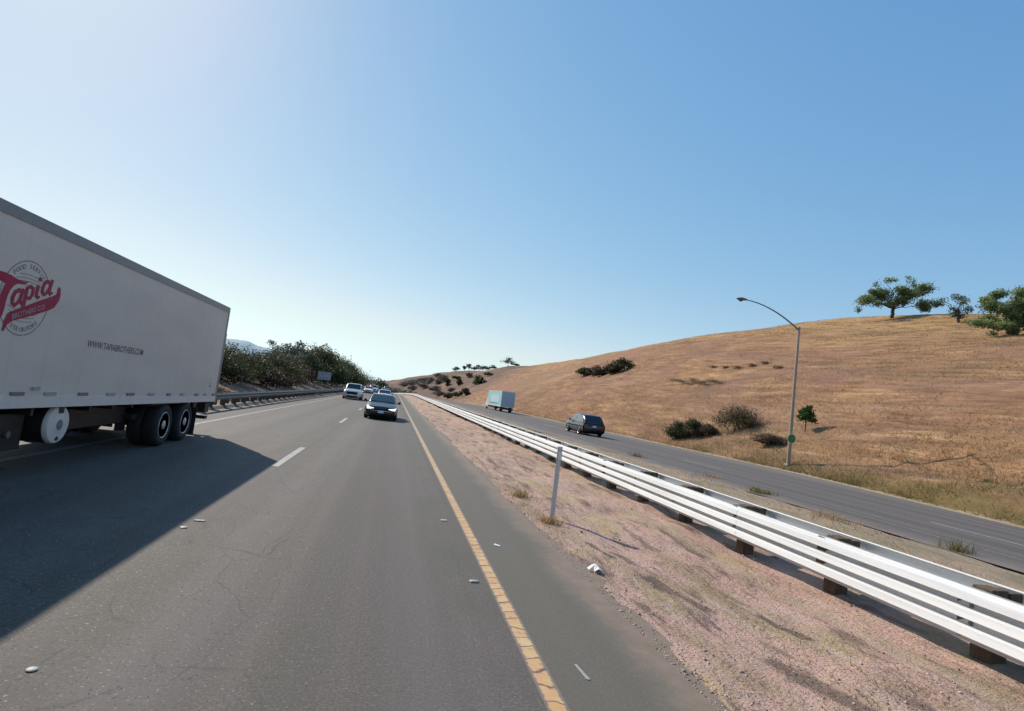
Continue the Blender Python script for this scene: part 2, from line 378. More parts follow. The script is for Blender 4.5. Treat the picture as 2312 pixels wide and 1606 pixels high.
class MB:
    def __init__(s, off=(0, 0, 0)): s.v = []; s.f = []; s.o = Vector(off)
    def add(s, vs, fs):
        b = len(s.v); s.v += [tuple(Vector(v)-s.o) for v in vs]; s.f += [tuple(b+i for i in f) for f in fs]; return s
    def box(s, x0, x1, y0, y1, z0, z1):
        return s.add([(x, y, z) for x in (x0, x1) for y in (y0, y1) for z in (z0, z1)],
                     [(0, 1, 3, 2), (4, 6, 7, 5), (0, 4, 5, 1), (2, 3, 7, 6), (0, 2, 6, 4), (1, 5, 7, 3)])
    def bar(s, a, b, w, h=None, up=(0, 0, 1)):
        a, b = Vector(a), Vector(b); d = (b-a).normalized(); h = h or w
        r = d.cross(Vector(up))
        if r.length < 1e-4: r = d.cross(Vector((1, 0, 0)))
        r.normalize(); u = r.cross(d)
        vs = [p+r*sx*w/2+u*sz*h/2 for p in (a, b) for sx in (-1, 1) for sz in (-1, 1)]
        return s.add(vs, [(0, 1, 3, 2), (4, 6, 7, 5), (0, 4, 5, 1), (2, 3, 7, 6), (0, 2, 6, 4), (1, 5, 7, 3)])
    def tube(s, pts, rad, n=8, caps=True):
        pts = [Vector(p) for p in pts]; rings = []
        if not isinstance(rad, (list, tuple)): rad = [rad]*len(pts)
        prev = None
        for i, p in enumerate(pts):
            d = (pts[min(i+1, len(pts)-1)]-pts[max(i-1, 0)]).normalized()
            if prev is None:
                r = d.cross(Vector((0, 0, 1)))
                if r.length < .05: r = d.cross(Vector((0, 1, 0)))
            else: r = prev-d*prev.dot(d)
            r.normalize(); prev = r; u = d.cross(r)
            rings.append([p+(r*math.cos(2*math.pi*k/n)+u*math.sin(2*math.pi*k/n))*rad[i] for k in range(n)])
        vs = [v for r in rings for v in r]
        fs = [(i*n+k, i*n+(k+1) % n, (i+1)*n+(k+1) % n, (i+1)*n+k) for i in range(len(pts)-1) for k in range(n)]
        if caps: fs += [tuple(range(n))[::-1], tuple((len(pts)-1)*n+k for k in range(n))]
        return s.add(vs, fs)
    def lathe(s, c, prof, axis='X', n=32):
        """prof: (radius, offset along axis) pairs"""
        c = Vector(c); vs = []
        for r, t in prof:
            for k in range(n):
                a = 2*math.pi*k/n; p, q = r*math.cos(a), r*math.sin(a)
                vs.append(c+Vector((t, p, q) if axis == 'X' else (p, t, q) if axis == 'Y' else (p, q, t)))
        m = len(prof)
        fs = [(i*n+k, i*n+(k+1) % n, (i+1)*n+(k+1) % n, (i+1)*n+k) for i in range(m-1) for k in range(n)]
        if prof[0][0] > 1e-4: fs.append(tuple(range(n))[::-1])
        if prof[-1][0] > 1e-4: fs.append(tuple((m-1)*n+k for k in range(n)))
        return s.add(vs, fs)
    def loft(s, secs, close=False, caps=True):
        n = len(secs[0]); vs = [v for c in secs for v in c]; fs = []
        for i in range(len(secs)-1):
            for k in range(n if close else n-1):
                fs.append((i*n+k, i*n+(k+1) % n, (i+1)*n+(k+1) % n, (i+1)*n+k))
        if caps: fs += [tuple(range(n))[::-1], tuple((len(secs)-1)*n+k for k in range(n))]
        return s.add(vs, fs)
    def mesh(s, name):
        me = bpy.data.meshes.new(name); me.from_pydata(s.v, [], s.f); me.validate()
        bm = bmesh.new(); bm.from_mesh(me); bmesh.ops.recalc_face_normals(bm, faces=bm.faces); bm.to_mesh(me); bm.free()
        return me
    def build(s, name, mat, parent=None, loc=None, smooth=None, bevel=0):
        me = s.mesh(name); o = link(name, me, mat, parent, loc, smooth)
        if bevel:
            b = o.modifiers.new('bevel', 'BEVEL'); b.width = bevel; b.segments = 2; b.limit_method = 'ANGLE'
        return o

def np_mesh(name, V, F, attrs=None, smooth=False):
    """V (n,3), F (m,k) numpy"""
    me = bpy.data.meshes.new(name); V = np.ascontiguousarray(V, np.float32); F = np.ascontiguousarray(F, np.int32)
    k = F.shape[1]
    me.vertices.add(len(V)); me.vertices.foreach_set('co', V.ravel())
    me.loops.add(F.size); me.loops.foreach_set('vertex_index', F.ravel())
    me.polygons.add(len(F)); me.polygons.foreach_set('loop_start', np.arange(0, F.size, k, dtype=np.int32))
    if smooth: me.polygons.foreach_set('use_smooth', np.ones(len(F), bool))
    me.update(calc_edges=True)
    for nm, a in (attrs or {}).items():
        at = me.attributes.new(nm, 'FLOAT', 'POINT'); at.data.foreach_set('value', np.ascontiguousarray(a, np.float32))
    return me
def grid_faces(nx, ny):
    i = np.arange(nx-1)[:, None]; j = np.arange(ny-1)[None, :]
    a = (i*ny+j).ravel()
    return np.stack([a, a+ny, a+ny+1, a+1], 1)

# ------------------------------------------------------------------ setting: ground, roads, markings
def steps(*segs):
    out = []
    for a, b, st in segs:
        n = max(1, int(round((b-a)/st))); out += list(np.linspace(a, b, n, endpoint=False))
    return np.array(out+[segs[-1][1]])
xs = steps((-2500, -400, 150), (-400, -80, 20), (-80, -20, 3), (-20, -7, .5), (-7, 2.2, 1.2), (2.2, 12.4, .17), (12.4, 20.5, 1.0), (20.5, 32, .35), (32, 60, .7), (60, 110, 1.2), (110, 200, 6), (200, 600, 40), (600, 2500, 200))
ys = steps((-60, -4, 3), (-4, 22, .22), (22, 60, .5), (60, 140, 1.0), (140, 420, 3.5), (420, 900, 20), (900, 3200, 120))
GX, GY = np.meshgrid(xs, ys, indexing='ij')
GZ = ground_z(GX, GY)
far_drop = sstep(900, 1500, GY)
GZ = GZ - far_drop*6
D = GX-cx(GY)
me = np_mesh('ground', np.stack([GX, GY, GZ], -1).reshape(-1, 3), grid_faces(len(xs), len(ys)),
             {'dd': D.ravel(), 'hu': (D-far_edge(GY)-.4).ravel()}, True)
tag(link('ground', me, 'earth'), kind='structure')

def sheet(name, dl, dr, ysq, nd, lift, mat, rag=0., seed=0):
    rs = np.random.RandomState(seed)
    ysq = np.asarray(ysq, float)
    L = np.array([dl(y) if callable(dl) else dl for y in ysq], float); Rr = np.array([dr(y) if callable(dr) else dr for y in ysq], float)
    if rag: L = L+rs.normal(0, rag, len(ysq)); Rr = Rr+rs.normal(0, rag, len(ysq))
    t = np.linspace(0, 1, nd)
    Dm = L[None, :]*(1-t[:, None])+Rr[None, :]*t[:, None]; Ym = np.repeat(ysq[None, :], nd, 0)
    Z = pave_z(Dm, Ym)+lift
    V = np.stack([Dm+cx(Ym), Ym, Z], -1).reshape(-1, 3)
    return np_mesh(name, V, grid_faces(nd, len(ysq)), {'dd': Dm.ravel()}, True)
ry = steps((-50, -2, 4), (-2, 40, .6), (40, 140, 2.5), (140, 420, 6))
tag(link('road', sheet('road', -8.6, 2.74, ry, 12, 0., 'asphalt', .02, 1), 'asphalt'), kind='structure')
tag(link('opposite_road', sheet('opposite_road', near_edge, far_edge, ry, 10, 0., 'asphalt_far', .03, 2), 'asphalt_far'), kind='structure')
tag(link('yellow_edge_line', sheet('yellow_edge_line', 1.275, 1.435, steps((-6, 60, .5), (60, 300, 4)), 3, .004, ''), 'paint_yellow'), kind='structure')
tag(link('white_edge_line', sheet('white_edge_line', -6.22, -6.06, steps((-6, 60, 2), (60, 300, 4)), 2, .004, ''), 'paint_white_old'), kind='structure')
def dashes(name, d0, d1, y0, L, cyc, n, mat):
    V, F, A = [], [], []
    for k in range(n):
        y = np.array([y0+k*cyc, y0+k*cyc+L*.5, y0+k*cyc+L])
        for yy in y:
            for dd in (d0, d1):
                V.append((dd+float(cx(yy)), yy, float(pave_z(dd, yy))+.004)); A.append(dd)
        b = k*6; F += [(b, b+1, b+3, b+2), (b+2, b+3, b+5, b+4)]
    tag(link(name, np_mesh(name, np.array(V), np.array(F), {'dd': np.array(A)}), mat), kind='structure')
dashes('lane_dashes', -2.32, -2.17, -1.9, 3.75, 14.63, 18, 'paint_white')
dashes('opposite_lane_dashes', 16.2, 16.33, -4.4, 3.75, 14.63, 18, 'paint_white')
tag(link('opposite_yellow_line', sheet('opposite_yellow_line', 13.28, 13.4, steps((-6, 60, 2), (60, 300, 4)), 2, .004, ''), 'paint_white_old'), kind='structure')
tag(link('opposite_edge_line', sheet('opposite_edge_line', lambda y: float(far_edge(y))-1.75, lambda y: float(far_edge(y))-1.62, steps((-6, 60, 2), (60, 300, 4)), 2, .004, ''), 'paint_white_old'), kind='structure')

# far hazy hills
def hill_ridge(name, pts, y, depth, mat):
    pts = np.array(pts, float); x = np.linspace(pts[0, 0], pts[-1, 0], 160); h = np.interp(x, pts[:, 0], pts[:, 1])
    h = h+2.2*wob(x, 0*x, 90)*(h > 14)+1.0*wob(x, 0*x, 31)*(h > 10)
    rows = [(-1, 0), (-.6, .45), (-.25, .85), (0, 1.), (.6, .6)]
    V = np.array([[(a, y+r*depth+(15*wob(a, r*400, 160)), -8+(b+8)*k) for a, b in zip(x, h)] for r, k in rows]).reshape(-1, 3)
    tag(link(name, np_mesh(name, V, grid_faces(len(rows), len(x)), None, True), mat), kind='structure')
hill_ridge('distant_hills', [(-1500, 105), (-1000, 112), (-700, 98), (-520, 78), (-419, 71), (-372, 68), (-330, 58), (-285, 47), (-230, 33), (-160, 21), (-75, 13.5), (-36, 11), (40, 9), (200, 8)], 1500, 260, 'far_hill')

# ------------------------------------------------------------------ foliage
def crown_mesh(name, clumps, leaf, seed, asp=1.0, ragged=.25):
    """clumps: (x,y,z,rx,rz,count); many small leaf cards through the volume"""
    rs = np.random.RandomState(seed); P = []; S = []; Nn = []
    for (x, y, z, rx, rz, cnt) in clumps:
        cnt = int(cnt); q = rs.normal(size=(cnt, 3)); q /= np.linalg.norm(q, axis=1)[:, None]
        r = rs.uniform(0, 1, cnt)**.5*np.where(rs.uniform(0, 1, cnt) < ragged, rs.uniform(1, 1.45, cnt), 1)
        r = r*(1+.3*np.sin(q[:, 0]*5+x*3)*np.cos(q[:, 2]*4+y))
        p = q*r[:, None]*np.array([rx, rx, rz])
        P.append(p+np.array([x, y, z])); Nn.append(q)
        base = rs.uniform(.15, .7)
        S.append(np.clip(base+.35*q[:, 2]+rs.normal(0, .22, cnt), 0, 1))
    P = np.concatenate(P); S = np.concatenate(S); Nn = np.concatenate(Nn); n = len(P)
    nrm = Nn*.7+rs.normal(size=(n, 3)); nrm /= np.linalg.norm(nrm, axis=1)[:, None]
    t = np.cross(nrm, rs.normal(size=(n, 3))); t /= np.linalg.norm(t, axis=1)[:, None]; b = np.cross(nrm, t)
    s = leaf*rs.uniform(.55, 1.35, n)[:, None]
    V = np.stack([P-t*s*asp, P-b*s*.55, P+t*s*asp, P+b*s*.55], 1).reshape(-1, 3)
    F = np.arange(4*n).reshape(n, 4)
    return np_mesh(name, V, F, {'shade': np.repeat(S, 4)})
def limb_mesh(mb, a, b, r0, r1, seed, sag=.15, n=6):
    rs = random.Random(seed); a, b = Vector(a), Vector(b); L = (b-a).length
    pts = []; rad = []
    for i in range(n+1):
        t = i/n; p = a.lerp(b, t)
        k = math.sin(t*math.pi)*L*sag
        p += Vector((rs.uniform(-1, 1)*k*.5, rs.uniform(-1, 1)*k*.5, rs.uniform(-.3, 1)*k*.6))
        pts.append(p); rad.append(r0*(1-t)+r1*t)
    mb.tube(pts, rad, 6); return pts
def plant(name, label, cat, loc, clumps, leaf, mat, seed, trunk=None, limbs=(), group=None, stems=0, dens=1., fat=1., ragged=.25):
    t = thing(name, label, cat, loc, 0, group)
    cl = [(x, y, z, rx*fat, rz*fat, c*dens) for x, y, z, rx, rz, c in clumps]
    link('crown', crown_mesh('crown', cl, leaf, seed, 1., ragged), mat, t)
    mb = MB()
    if trunk:
        (tx, ty, tz), r0, r1 = trunk
        limb_mesh(mb, (0, 0, -.3), (tx, ty, tz), r0, r1, seed, .06)
        for i, (q, ra) in enumerate(limbs): limb_mesh(mb, (tx, ty, tz-.1), q, ra, ra*.25, seed+i+1, .2)
        for i, c in enumerate(clumps):
            if c[5] > 0 and not limbs: limb_mesh(mb, (tx, ty, tz-.05), c[:3], r1*.5, r1*.12, seed+50+i, .15)
        mb.build('trunk', 'bark', t)
    elif stems:
        rs = random.Random(seed)
        for i in range(stems):
            c = clumps[i % len(clumps)]
            limb_mesh(mb, (rs.uniform(-.3, .3)*c[3]+c[0]*.5, rs.uniform(-.3, .3)*c[3]+c[1]*.5, -.15), (c[0]+rs.uniform(-.4, .4)*c[3], c[1]+rs.uniform(-.4, .4)*c[3], c[2]+c[4]*.6), .05, .012, seed+i, .1)
        mb.build('stem', 'bark', t)
    return t
def blob(seed, w, h, n, cnt, base=0., depth=None, top=1.):
    """random clumps filling a dome w wide and h tall"""
    rs = random.Random(seed); out = []; depth = depth or w
    for i in range(n):
        a = rs.uniform(0, 6.28); q = rs.uniform(0, 1)**.6
        x = math.cos(a)*q*w*.36; y = math.sin(a)*q*depth*.36
        zt = h*(1-.55*q*q)
        rx = w*rs.uniform(.19, .30); rz = min(h*.28, rx*rs.uniform(.75, 1.1))
        z = base+rs.uniform(rz*.8, max(zt-rz*.6, rz)) if i % 3 else base+max(zt-rz*.9, rz)
        out.append((x, y, z, rx, rz, cnt/n))
    return out

# ------------------------------------------------------------------ trees and shrubs
O1 = [(-5.51, -1.43, 2.58, 0.96, 0.83, 300), (-4.47, 1.36, 3.12, 1.1, 0.83, 350), (-5.53, 1.03, 1.05, 0.55, 0.62, 70), (-3.38, -0.96, 2.15, 0.96, 0.62, 130), (-3.07, -0.02, 4.13, 1.1, 0.83, 350), (-3.94, -0.2, 4.44, 0.62, 0.48, 150), (-1.64, 0.59, 3.75, 1.51, 1.1, 500), (-0.94, 1.13, 4.8, 1.1, 0.69, 350), (0.43, -1.59, 4.97, 1.24, 0.76, 400), (1.35, -1.85, 4.25, 1.24, 0.83, 400), (2.63, 1.32, 4.0, 1.24, 0.83, 400), (3.48, -0.26, 4.93, 1.1, 0.76, 300), (2.84, 1.03, 5.68, 0.69, 0.55, 150), (4.26, -1.95, 3.09, 1.1, 0.62, 300), (5.68, -0.21, 2.85, 1.1, 0.62, 350), (6.79, 0.87, 2.84, 0.83, 0.69, 300), (5.14, -1.06, 6.11, 1.24, 0.83, 400), (6.23, 1.75, 6.24, 1.24, 0.89, 400), (6.54, 1.57, 7.11, 0.69, 0.41, 120), (-2.25, -1.84, 6.45, 0.69, 0.55, 70), (-1.29, -1.86, 6.56, 0.62, 0.34, 50), (-3.03, 0.16, 6.07, 0.55, 0.55, 50), (-1.58, 1.72, 5.56, 0.83, 0.34, 50), (2.92, -0.47, 7.22, 0.69, 0.55, 50), (1.9, -1.11, 7.65, 0.55, 0.28, 30), (3.55, -0.31, 6.6, 0.48, 0.69, 60), (0.39, -1.85, 3.03, 1.24, 0.83, 250), (-0.79, -1.09, 2.47, 0.96, 0.69, 220)]
O2 = [(-2.73, 1.79, 3.1, 0.68, 0.51, 200), (-1.91, 1.76, 2.97, 0.68, 0.45, 200), (-4.17, -1.74, 2.69, 0.68, 0.45, 100), (-0.87, -1.63, 2.87, 0.8, 0.57, 220), (0.56, 1.32, 4.3, 0.68, 0.45, 160), (1.15, 0.93, 4.15, 0.57, 0.34, 90), (-0.18, 0.67, 1.92, 0.68, 0.8, 220), (0.72, -0.75, 2.04, 0.68, 0.57, 200), (0.37, 0.42, 1.19, 1.02, 0.57, 260)]
O3 = [(-4.67, -1.03, 3.95, 0.76, 0.42, 300), (-5.2, 0.17, 3.37, 0.51, 0.42, 150), (-5.21, -0.51, 2.78, 0.51, 0.51, 170), (-4.28, 0.41, 2.89, 0.93, 0.59, 350), (-3.41, 0.49, 2.74, 0.85, 0.59, 300), (-4.7, -1.7, 2.15, 0.59, 0.51, 170), (-2.64, -1.91, 2.75, 0.76, 0.51, 260), (-3.71, 1.32, 1.68, 0.76, 0.51, 230), (-2.93, -0.94, 1.6, 0.68, 0.51, 230), (-2.09, -1.04, 4.52, 0.76, 0.51, 270), (-2.83, 1.94, 4.26, 0.59, 0.42, 150), (-1.55, -0.12, 3.57, 0.85, 0.85, 450), (-1.81, 1.32, 2.94, 0.68, 0.68, 300), (-6.22, -0.09, 0.6, 0.93, 0.34, 200), (-4.95, 0.55, 0.67, 0.93, 0.38, 260), (-4.06, -1.37, 0.36, 0.76, 0.42, 300), (-3.26, 0.53, 0.8, 0.76, 0.51, 350), (-2.43, 1.44, 0.98, 0.76, 0.51, 350), (-1.7, 0.09, 0.64, 0.51, 0.76, 350), (-1.16, 0.95, 0.37, 0.51, 0.51, 250), (-3.64, 0.67, -0.28, 0.51, 0.25, 60), (-0.84, -1.71, 4.08, 1.27, 1.02, 600), (-0.52, 1.01, 2.84, 1.27, 1.02, 600), (-0.76, 0.36, 1.36, 0.85, 0.68, 450), (0.42, -0.78, 3.55, 1.19, 1.02, 500), (1.24, -1.84, 2.46, 1.19, 0.93, 400)]
def oak(label, x, y, rz, clumps, trunk, limbs, seed, mat, leaf=.2, dens=1., group='oaks on the ridge', dz=0.):
    return plant('oak_tree', label, 'tree', (x, y, gz(x, y)+dz), clumps, leaf, mat, seed, trunk, limbs, group, 0, dens, 1.2)
t = oak('spreading live oak with bare dark trunk standing alone on the hill crest', 87, 84.5, 0, O1, ((.25, 0, 1.9), .34, .27),
    [((-3.2, 0, 2.7), .17), ((-5.2, .4, 2.3), .11), ((-2.2, .3, 4.0), .18), ((-2.4, -1.5, 6.6), .09), ((.4, -.9, 4.7), .2), ((2.6, .8, 4.1), .18), ((3.2, -.3, 7.1), .09), ((5.4, 0, 5.9), .13), ((4.6, -.8, 3.1), .13), ((6.4, .6, 2.9), .08), ((-4.4, 1, 3.1), .1)], 11, 'leaf_oak', .14, 2.3)
t.rotation_euler.z = R_(-11.5)
t = oak('thin open-crowned oak between the lone spreading oak and the large oak', 84, 69.5, 0, O2, ((-.1, 0, 1.7), .22, .16),
    [((-1.8, 1, 2.9), .1), ((-4.0, -1, 2.7), .07), ((.6, 1, 4.2), .09), ((-.8, -1, 2.8), .1), ((1.2, .8, 4.1), .06), ((1.9, 0, 2.6), .05)], 12, 'leaf_bluegreen', .13, 1.3)
t.rotation_euler.z = R_(-11.5)
t = oak('large dense oak at the right border, its low branches sweeping the slope', 70.5, 50, 0, O3, ((-.3, 0, 1.2), .4, .33),
    [((-4.3, .2, 2.8), .2), ((-2.2, -.5, 4.2), .2), ((-4.7, 0, .8), .14), ((-1.5, 0, 3.4), .2), ((.6, -.6, 3.4), .2), ((-2.6, .6, .9), .12), ((1.3, -1, 2.4), .18)], 13, 'leaf_oakpale', .11, 2.6)
t.rotation_euler.z = R_(-11.5)

# tree line behind the left guardrail
LT = [  # x, y, width, height, clumps, leaves, material, label
 (-12.6, 30.5, 5.6, 2.64, 8, 2600, 'leaf_olive', 'olive green roadside bush half hidden behind the trailer'),
 (-12.4, 38.5, 5.8, 2.75, 8, 2600, 'leaf_olive', 'olive green roadside bush next beyond the trailer tail'),
 (-13.0, 47, 6.7, 3.30, 9, 3000, 'leaf_olive', 'broad yellowish green bush, tallest of those next to the trailer tail'),
 (-12.2, 54, 5.2, 2.20, 7, 2000, 'leaf_brown', 'low brownish bush in front of the olive roadside bushes'),
 (-13.4, 61, 6.7, 3.84, 9, 2800, 'leaf_olive', 'dark olive bush in front of the sparse grey tree'),
 (-12.6, 66, 4.9, 2.30, 7, 1600, 'leaf_brown', 'low rusty brown bush below the sparse grey tree'),
 (-14.4, 77, 7.3, 4.18, 9, 2600, 'leaf_brown', 'brown leaved tree left of the back of the roadside sign'),
 (-15.4, 89, 9.0, 6.26, 11, 3400, 'leaf_dark', 'tall dark round-topped tree behind the roadside sign'),
 (-14.0, 101, 9.5, 6.84, 12, 3600, 'leaf_row', 'tallest green tree of the roadside row, right of the sign'),
 (-13.4, 114, 9.0, 6.26, 11, 3200, 'leaf_dark', 'very dark tree just past the tallest green tree'),
 (-13.2, 128, 9.5, 6.48, 11, 3000, 'leaf_olive', 'olive tree beyond the very dark tree of the row'),
 (-13.6, 143, 10.1, 6.48, 11, 2800, 'leaf_dark', 'dark tree behind the pale oncoming pickup'),
 (-13.8, 160, 11.2, 6.61, 11, 2600, 'leaf_row', 'green tree second from the far end of the roadside row'),
 (-13.4, 182, 13.4, 7.14, 12, 2600, 'leaf_row', 'rounded green tree at the far end of the roadside row'),
]
for i, (x, y, w, h, n, c, m, lab) in enumerate(LT):
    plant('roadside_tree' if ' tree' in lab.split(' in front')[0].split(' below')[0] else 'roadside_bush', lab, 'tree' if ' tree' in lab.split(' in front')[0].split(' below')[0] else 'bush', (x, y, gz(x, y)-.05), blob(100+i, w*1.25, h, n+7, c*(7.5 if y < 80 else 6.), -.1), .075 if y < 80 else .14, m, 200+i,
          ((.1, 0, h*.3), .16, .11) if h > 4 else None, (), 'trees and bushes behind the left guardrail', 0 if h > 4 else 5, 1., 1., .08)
# the sparse grey-leaved tree, branches showing
rs = random.Random(5); cl = []
for i in range(13):
    a = rs.uniform(0, 6.28); q = rs.uniform(.2, 1)
    cl.append((math.cos(a)*q*2.4, math.sin(a)*q*2.0, 2.0+rs.uniform(.6, 2.9), .6, .38, 75))
plant('roadside_tree', 'sparse pale grey tree with bare twigs showing above the bushes', 'tree', (-13.2, 70, gz(-13.2, 70)), cl, .13, 'leaf_greyblue', 321, ((0, 0, 1.9), .13, .1), (), 'trees and bushes behind the left guardrail')
# far end of the road
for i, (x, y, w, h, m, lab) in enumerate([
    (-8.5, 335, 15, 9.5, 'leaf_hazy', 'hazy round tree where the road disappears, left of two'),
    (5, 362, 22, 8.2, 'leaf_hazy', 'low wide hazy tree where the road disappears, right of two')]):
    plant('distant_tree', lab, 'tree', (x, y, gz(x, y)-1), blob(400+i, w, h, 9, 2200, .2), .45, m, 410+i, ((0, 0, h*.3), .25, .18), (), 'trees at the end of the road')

# scrub on the far end of the hill
SC = [
 (38.5, 266, 6.4, 4.6, 'leaf_bright', 'dense dark green shrub on the slope above the opposite truck'),
 (40.6, 262, 4.0, 3.2, 'leaf_brown', 'brown shrub touching the dark green shrub above the opposite truck'),
 (30.3, 326, 5.0, 4.6, 'leaf_dark', 'dark shrub third from the dark green one, lower slope'),
 (34.8, 309, 4.0, 4.2, 'leaf_brown', 'reddish brown shrub next left of the dark green shrub'),
 (30.0, 370, 7.5, 5.6, 'leaf_olive', 'tall olive shrub under the ridge trees'),
 (21.5, 390, 10., 4.8, 'leaf_hazy', 'wide hazy purple-brown thicket near the end of the hill'),
 (28.4, 224, 5.2, 3.6, 'leaf_olive', 'olive shrub at the hill foot left of the opposite truck'),
 (26.2, 236, 5.0, 2.6, 'leaf_brown', 'low brown shrub at the hill foot behind the olive shrub'),
 (25.2, 252, 6.5, 2.4, 'leaf_brown', 'flat brown thicket on the hill foot further along the opposite road'),
 (23.5, 285, 8.0, 2.6, 'leaf_hazy', 'low grey-brown thicket along the far verge of the opposite road'),
 (50, 300, 7.0, 2.2, 'leaf_brown', 'flat rust coloured shrub above the dark green shrub'),
 (43, 330, 6.5, 3.0, 'leaf_olive', 'olive shrub high on the scrubby shoulder of the hill'),
 (6, 434, 13, 5.0, 'leaf_hazy', 'hazy brush nearest the vanishing road, at the tip of the hill'),
 (11.4, 418, 12, 5.5, 'leaf_hazy', 'hazy brush second from the tip of the far hill'),
 (17.8, 404, 12, 5.0, 'leaf_scrub', 'wide brown brush on the low shoulder near the hill tip'),
 (23.8, 403, 11, 5.5, 'leaf_scrub', 'dusky round thicket on the skyline near the hill tip'),
 (26.5, 363, 9, 4.5, 'leaf_olive', 'olive thicket below the dusky skyline thicket'),
 (31.5, 364, 9, 4.2, 'leaf_scrub', 'brown thicket next to the tall olive shrub under the ridge trees'),
 (12.1, 386, 11, 3.4, 'leaf_scrub', 'low brown brush along the far verge near the vanishing road'),
 (19.6, 372, 11, 3.8, 'leaf_scrub', 'low spreading brush at the foot of the far hill'),
 (23.9, 321, 9, 3.2, 'leaf_scrub', 'grey-brown brush at the hill foot behind the grey-brown thicket'),
 (28.5, 290, 7, 3.0, 'leaf_scrub', 'brown brush at the hill foot right of the grey-brown thicket'),
 (36.9, 344, 7, 3.4, 'leaf_olive', 'small olive shrub midway up the scrubby far slope'),
 (30.6, 431, 12, 4.5, 'leaf_scrub', 'dusky brush on the skyline left of the far ridge row'),
]
for i, (x, y, w, h, m, lab) in enumerate(SC):
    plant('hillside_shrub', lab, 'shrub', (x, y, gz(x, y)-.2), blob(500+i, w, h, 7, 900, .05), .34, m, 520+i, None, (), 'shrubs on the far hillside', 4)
RT = [ # trees along the far ridge
 (49.5, 470, 7.0, 5.2, 'leaf_hazy', 'leftmost round tree of the far ridge row'),
 (52.5, 440, 5.0, 4.4, 'leaf_hazy', 'slender tree second from the left on the far ridge'),
 (55.0, 430, 7.5, 5.4, 'leaf_hazy', 'dark bushy tree third from the left on the far ridge'),
 (58.5, 425, 5.0, 4.0, 'leaf_greyblue', 'pale wispy tree in the middle of the far ridge row'),
 (61.0, 418, 9.0, 5.2, 'leaf_hazy', 'widest flat-topped tree of the far ridge row'),
 (63.5, 400, 7.0, 4.4, 'leaf_hazy', 'low tree right of the flat-topped tree on the far ridge'),
 (66.0, 385, 6.0, 3.8, 'leaf_greyblue', 'small pale tree left of the big dark ridge tree'),
 (68.5, 345, 10., 6.0, 'leaf_dark', 'big dark tree at the right end of the far ridge row'),
 (71.5, 338, 6.0, 2.2, 'leaf_olive', 'low bush under the big dark tree of the far ridge'),
]
for i, (x, y, w, h, m, lab) in enumerate(RT):
    plant('ridge_tree' if h > 3 else 'ridge_bush', lab, 'tree' if h > 3 else 'bush', (x, y, gz(x, y)-.2), [(a, b, c+h*.25, d, e*.8, n) for a, b, c, d, e, n in blob(600+i, w, h*.8, 7, 520, .05)], .38, m, 620+i, ((0, 0, h*.35), .2, .14) if h > 3 else None, (), 'trees on the far ridge', 3)

# shrubs on the near hill
SH = [
 (46.0, 131.5, 6.4, 2.0, 'leaf_olive', 'leftmost sprawling shrub of the strip high on the tan slope'),
 (46.3, 124.5, 5.0, 2.6, 'leaf_brown', 'brownish shrub second in the strip high on the tan slope'),
 (44.9, 117.8, 4.6, 1.8, 'leaf_brown', 'low rusty shrub in the middle of the strip high on the slope'),
 (45.8, 113.5, 4.8, 2.2, 'leaf_olive', 'olive shrub second from the right in the strip high on the slope'),
 (47.6, 112.0, 5.4, 3.0, 'leaf_olive', 'tallest shrub at the right end of the strip high on the slope'),
 (26.9, 48.8, 2.5, 1.7, 'leaf_olive', 'dark green bush at the hill foot near the road'),
 (28.0, 48.0, 2.9, 1.8, 'leaf_shrub', 'grey-green bush growing against the dark green bush at the hill foot'),
 (29.0, 47.0, 2.0, 1.1, 'leaf_brownpale', 'small brown bush at the right of the dark bushes'),
 (31.0, 45.4, 5.0, 2.5, 'leaf_shrub', 'large rounded brown-green bush left of the street light'),
 (29.2, 38.3, 2.9, .8, 'leaf_brownpale', 'low dry brown shrub just behind the street light base'),
]
for i, (x, y, w, h, m, lab) in enumerate(SH):
    plant('hill_shrub', lab, 'shrub', (x, y, gz(x, y)-.05), blob(700+i, w, h, 14, 7000 if y < 60 else 2400, .02, w*.8), .065 if y < 60 else .2, m, 720+i, None, (), 'shrubs on the tan hill', 6)
plant('small_tree', 'small bright green young tree right of the street light', 'tree', (32.1, 38.4, gz(32.1, 38.4)), [(-.1, 0, 1.2, .5, .34, 700), (.4, .1, 1.4, .42, .38, 500), (-.45, -.1, 1.15, .36, .28, 400), (.05, 0, 1.7, .34, .34, 350), (.3, 0, 1.98, .22, .2, 140), (.62, 0, .95, .34, .2, 260), (-.2, .2, 1.55, .3, .25, 200)], .075, 'leaf_bright', 801, ((.03, 0, .75), .05, .04))
plant('green_shrub', 'flat grey-green patch of low shrub midway up the slope', 'shrub', (43.3, 73.5, gz(43.3, 73.5)), [(x-43.3, y-73.5, gz(x, y)-gz(43.3, 73.5)+.02, 1.25, .13, 420) for x, y in ((44., 82.2), (43.3, 78.1), (43.9, 76), (43.1, 72.1), (43.4, 70.3), (42.5, 66.7), (42.4, 74.4), (42.2, 69.3), (43.7, 80), (42.8, 76.3), (43.2, 74.2), (42.6, 71.8), (42.8, 68.5))], .07, 'leaf_greypatch', 802)
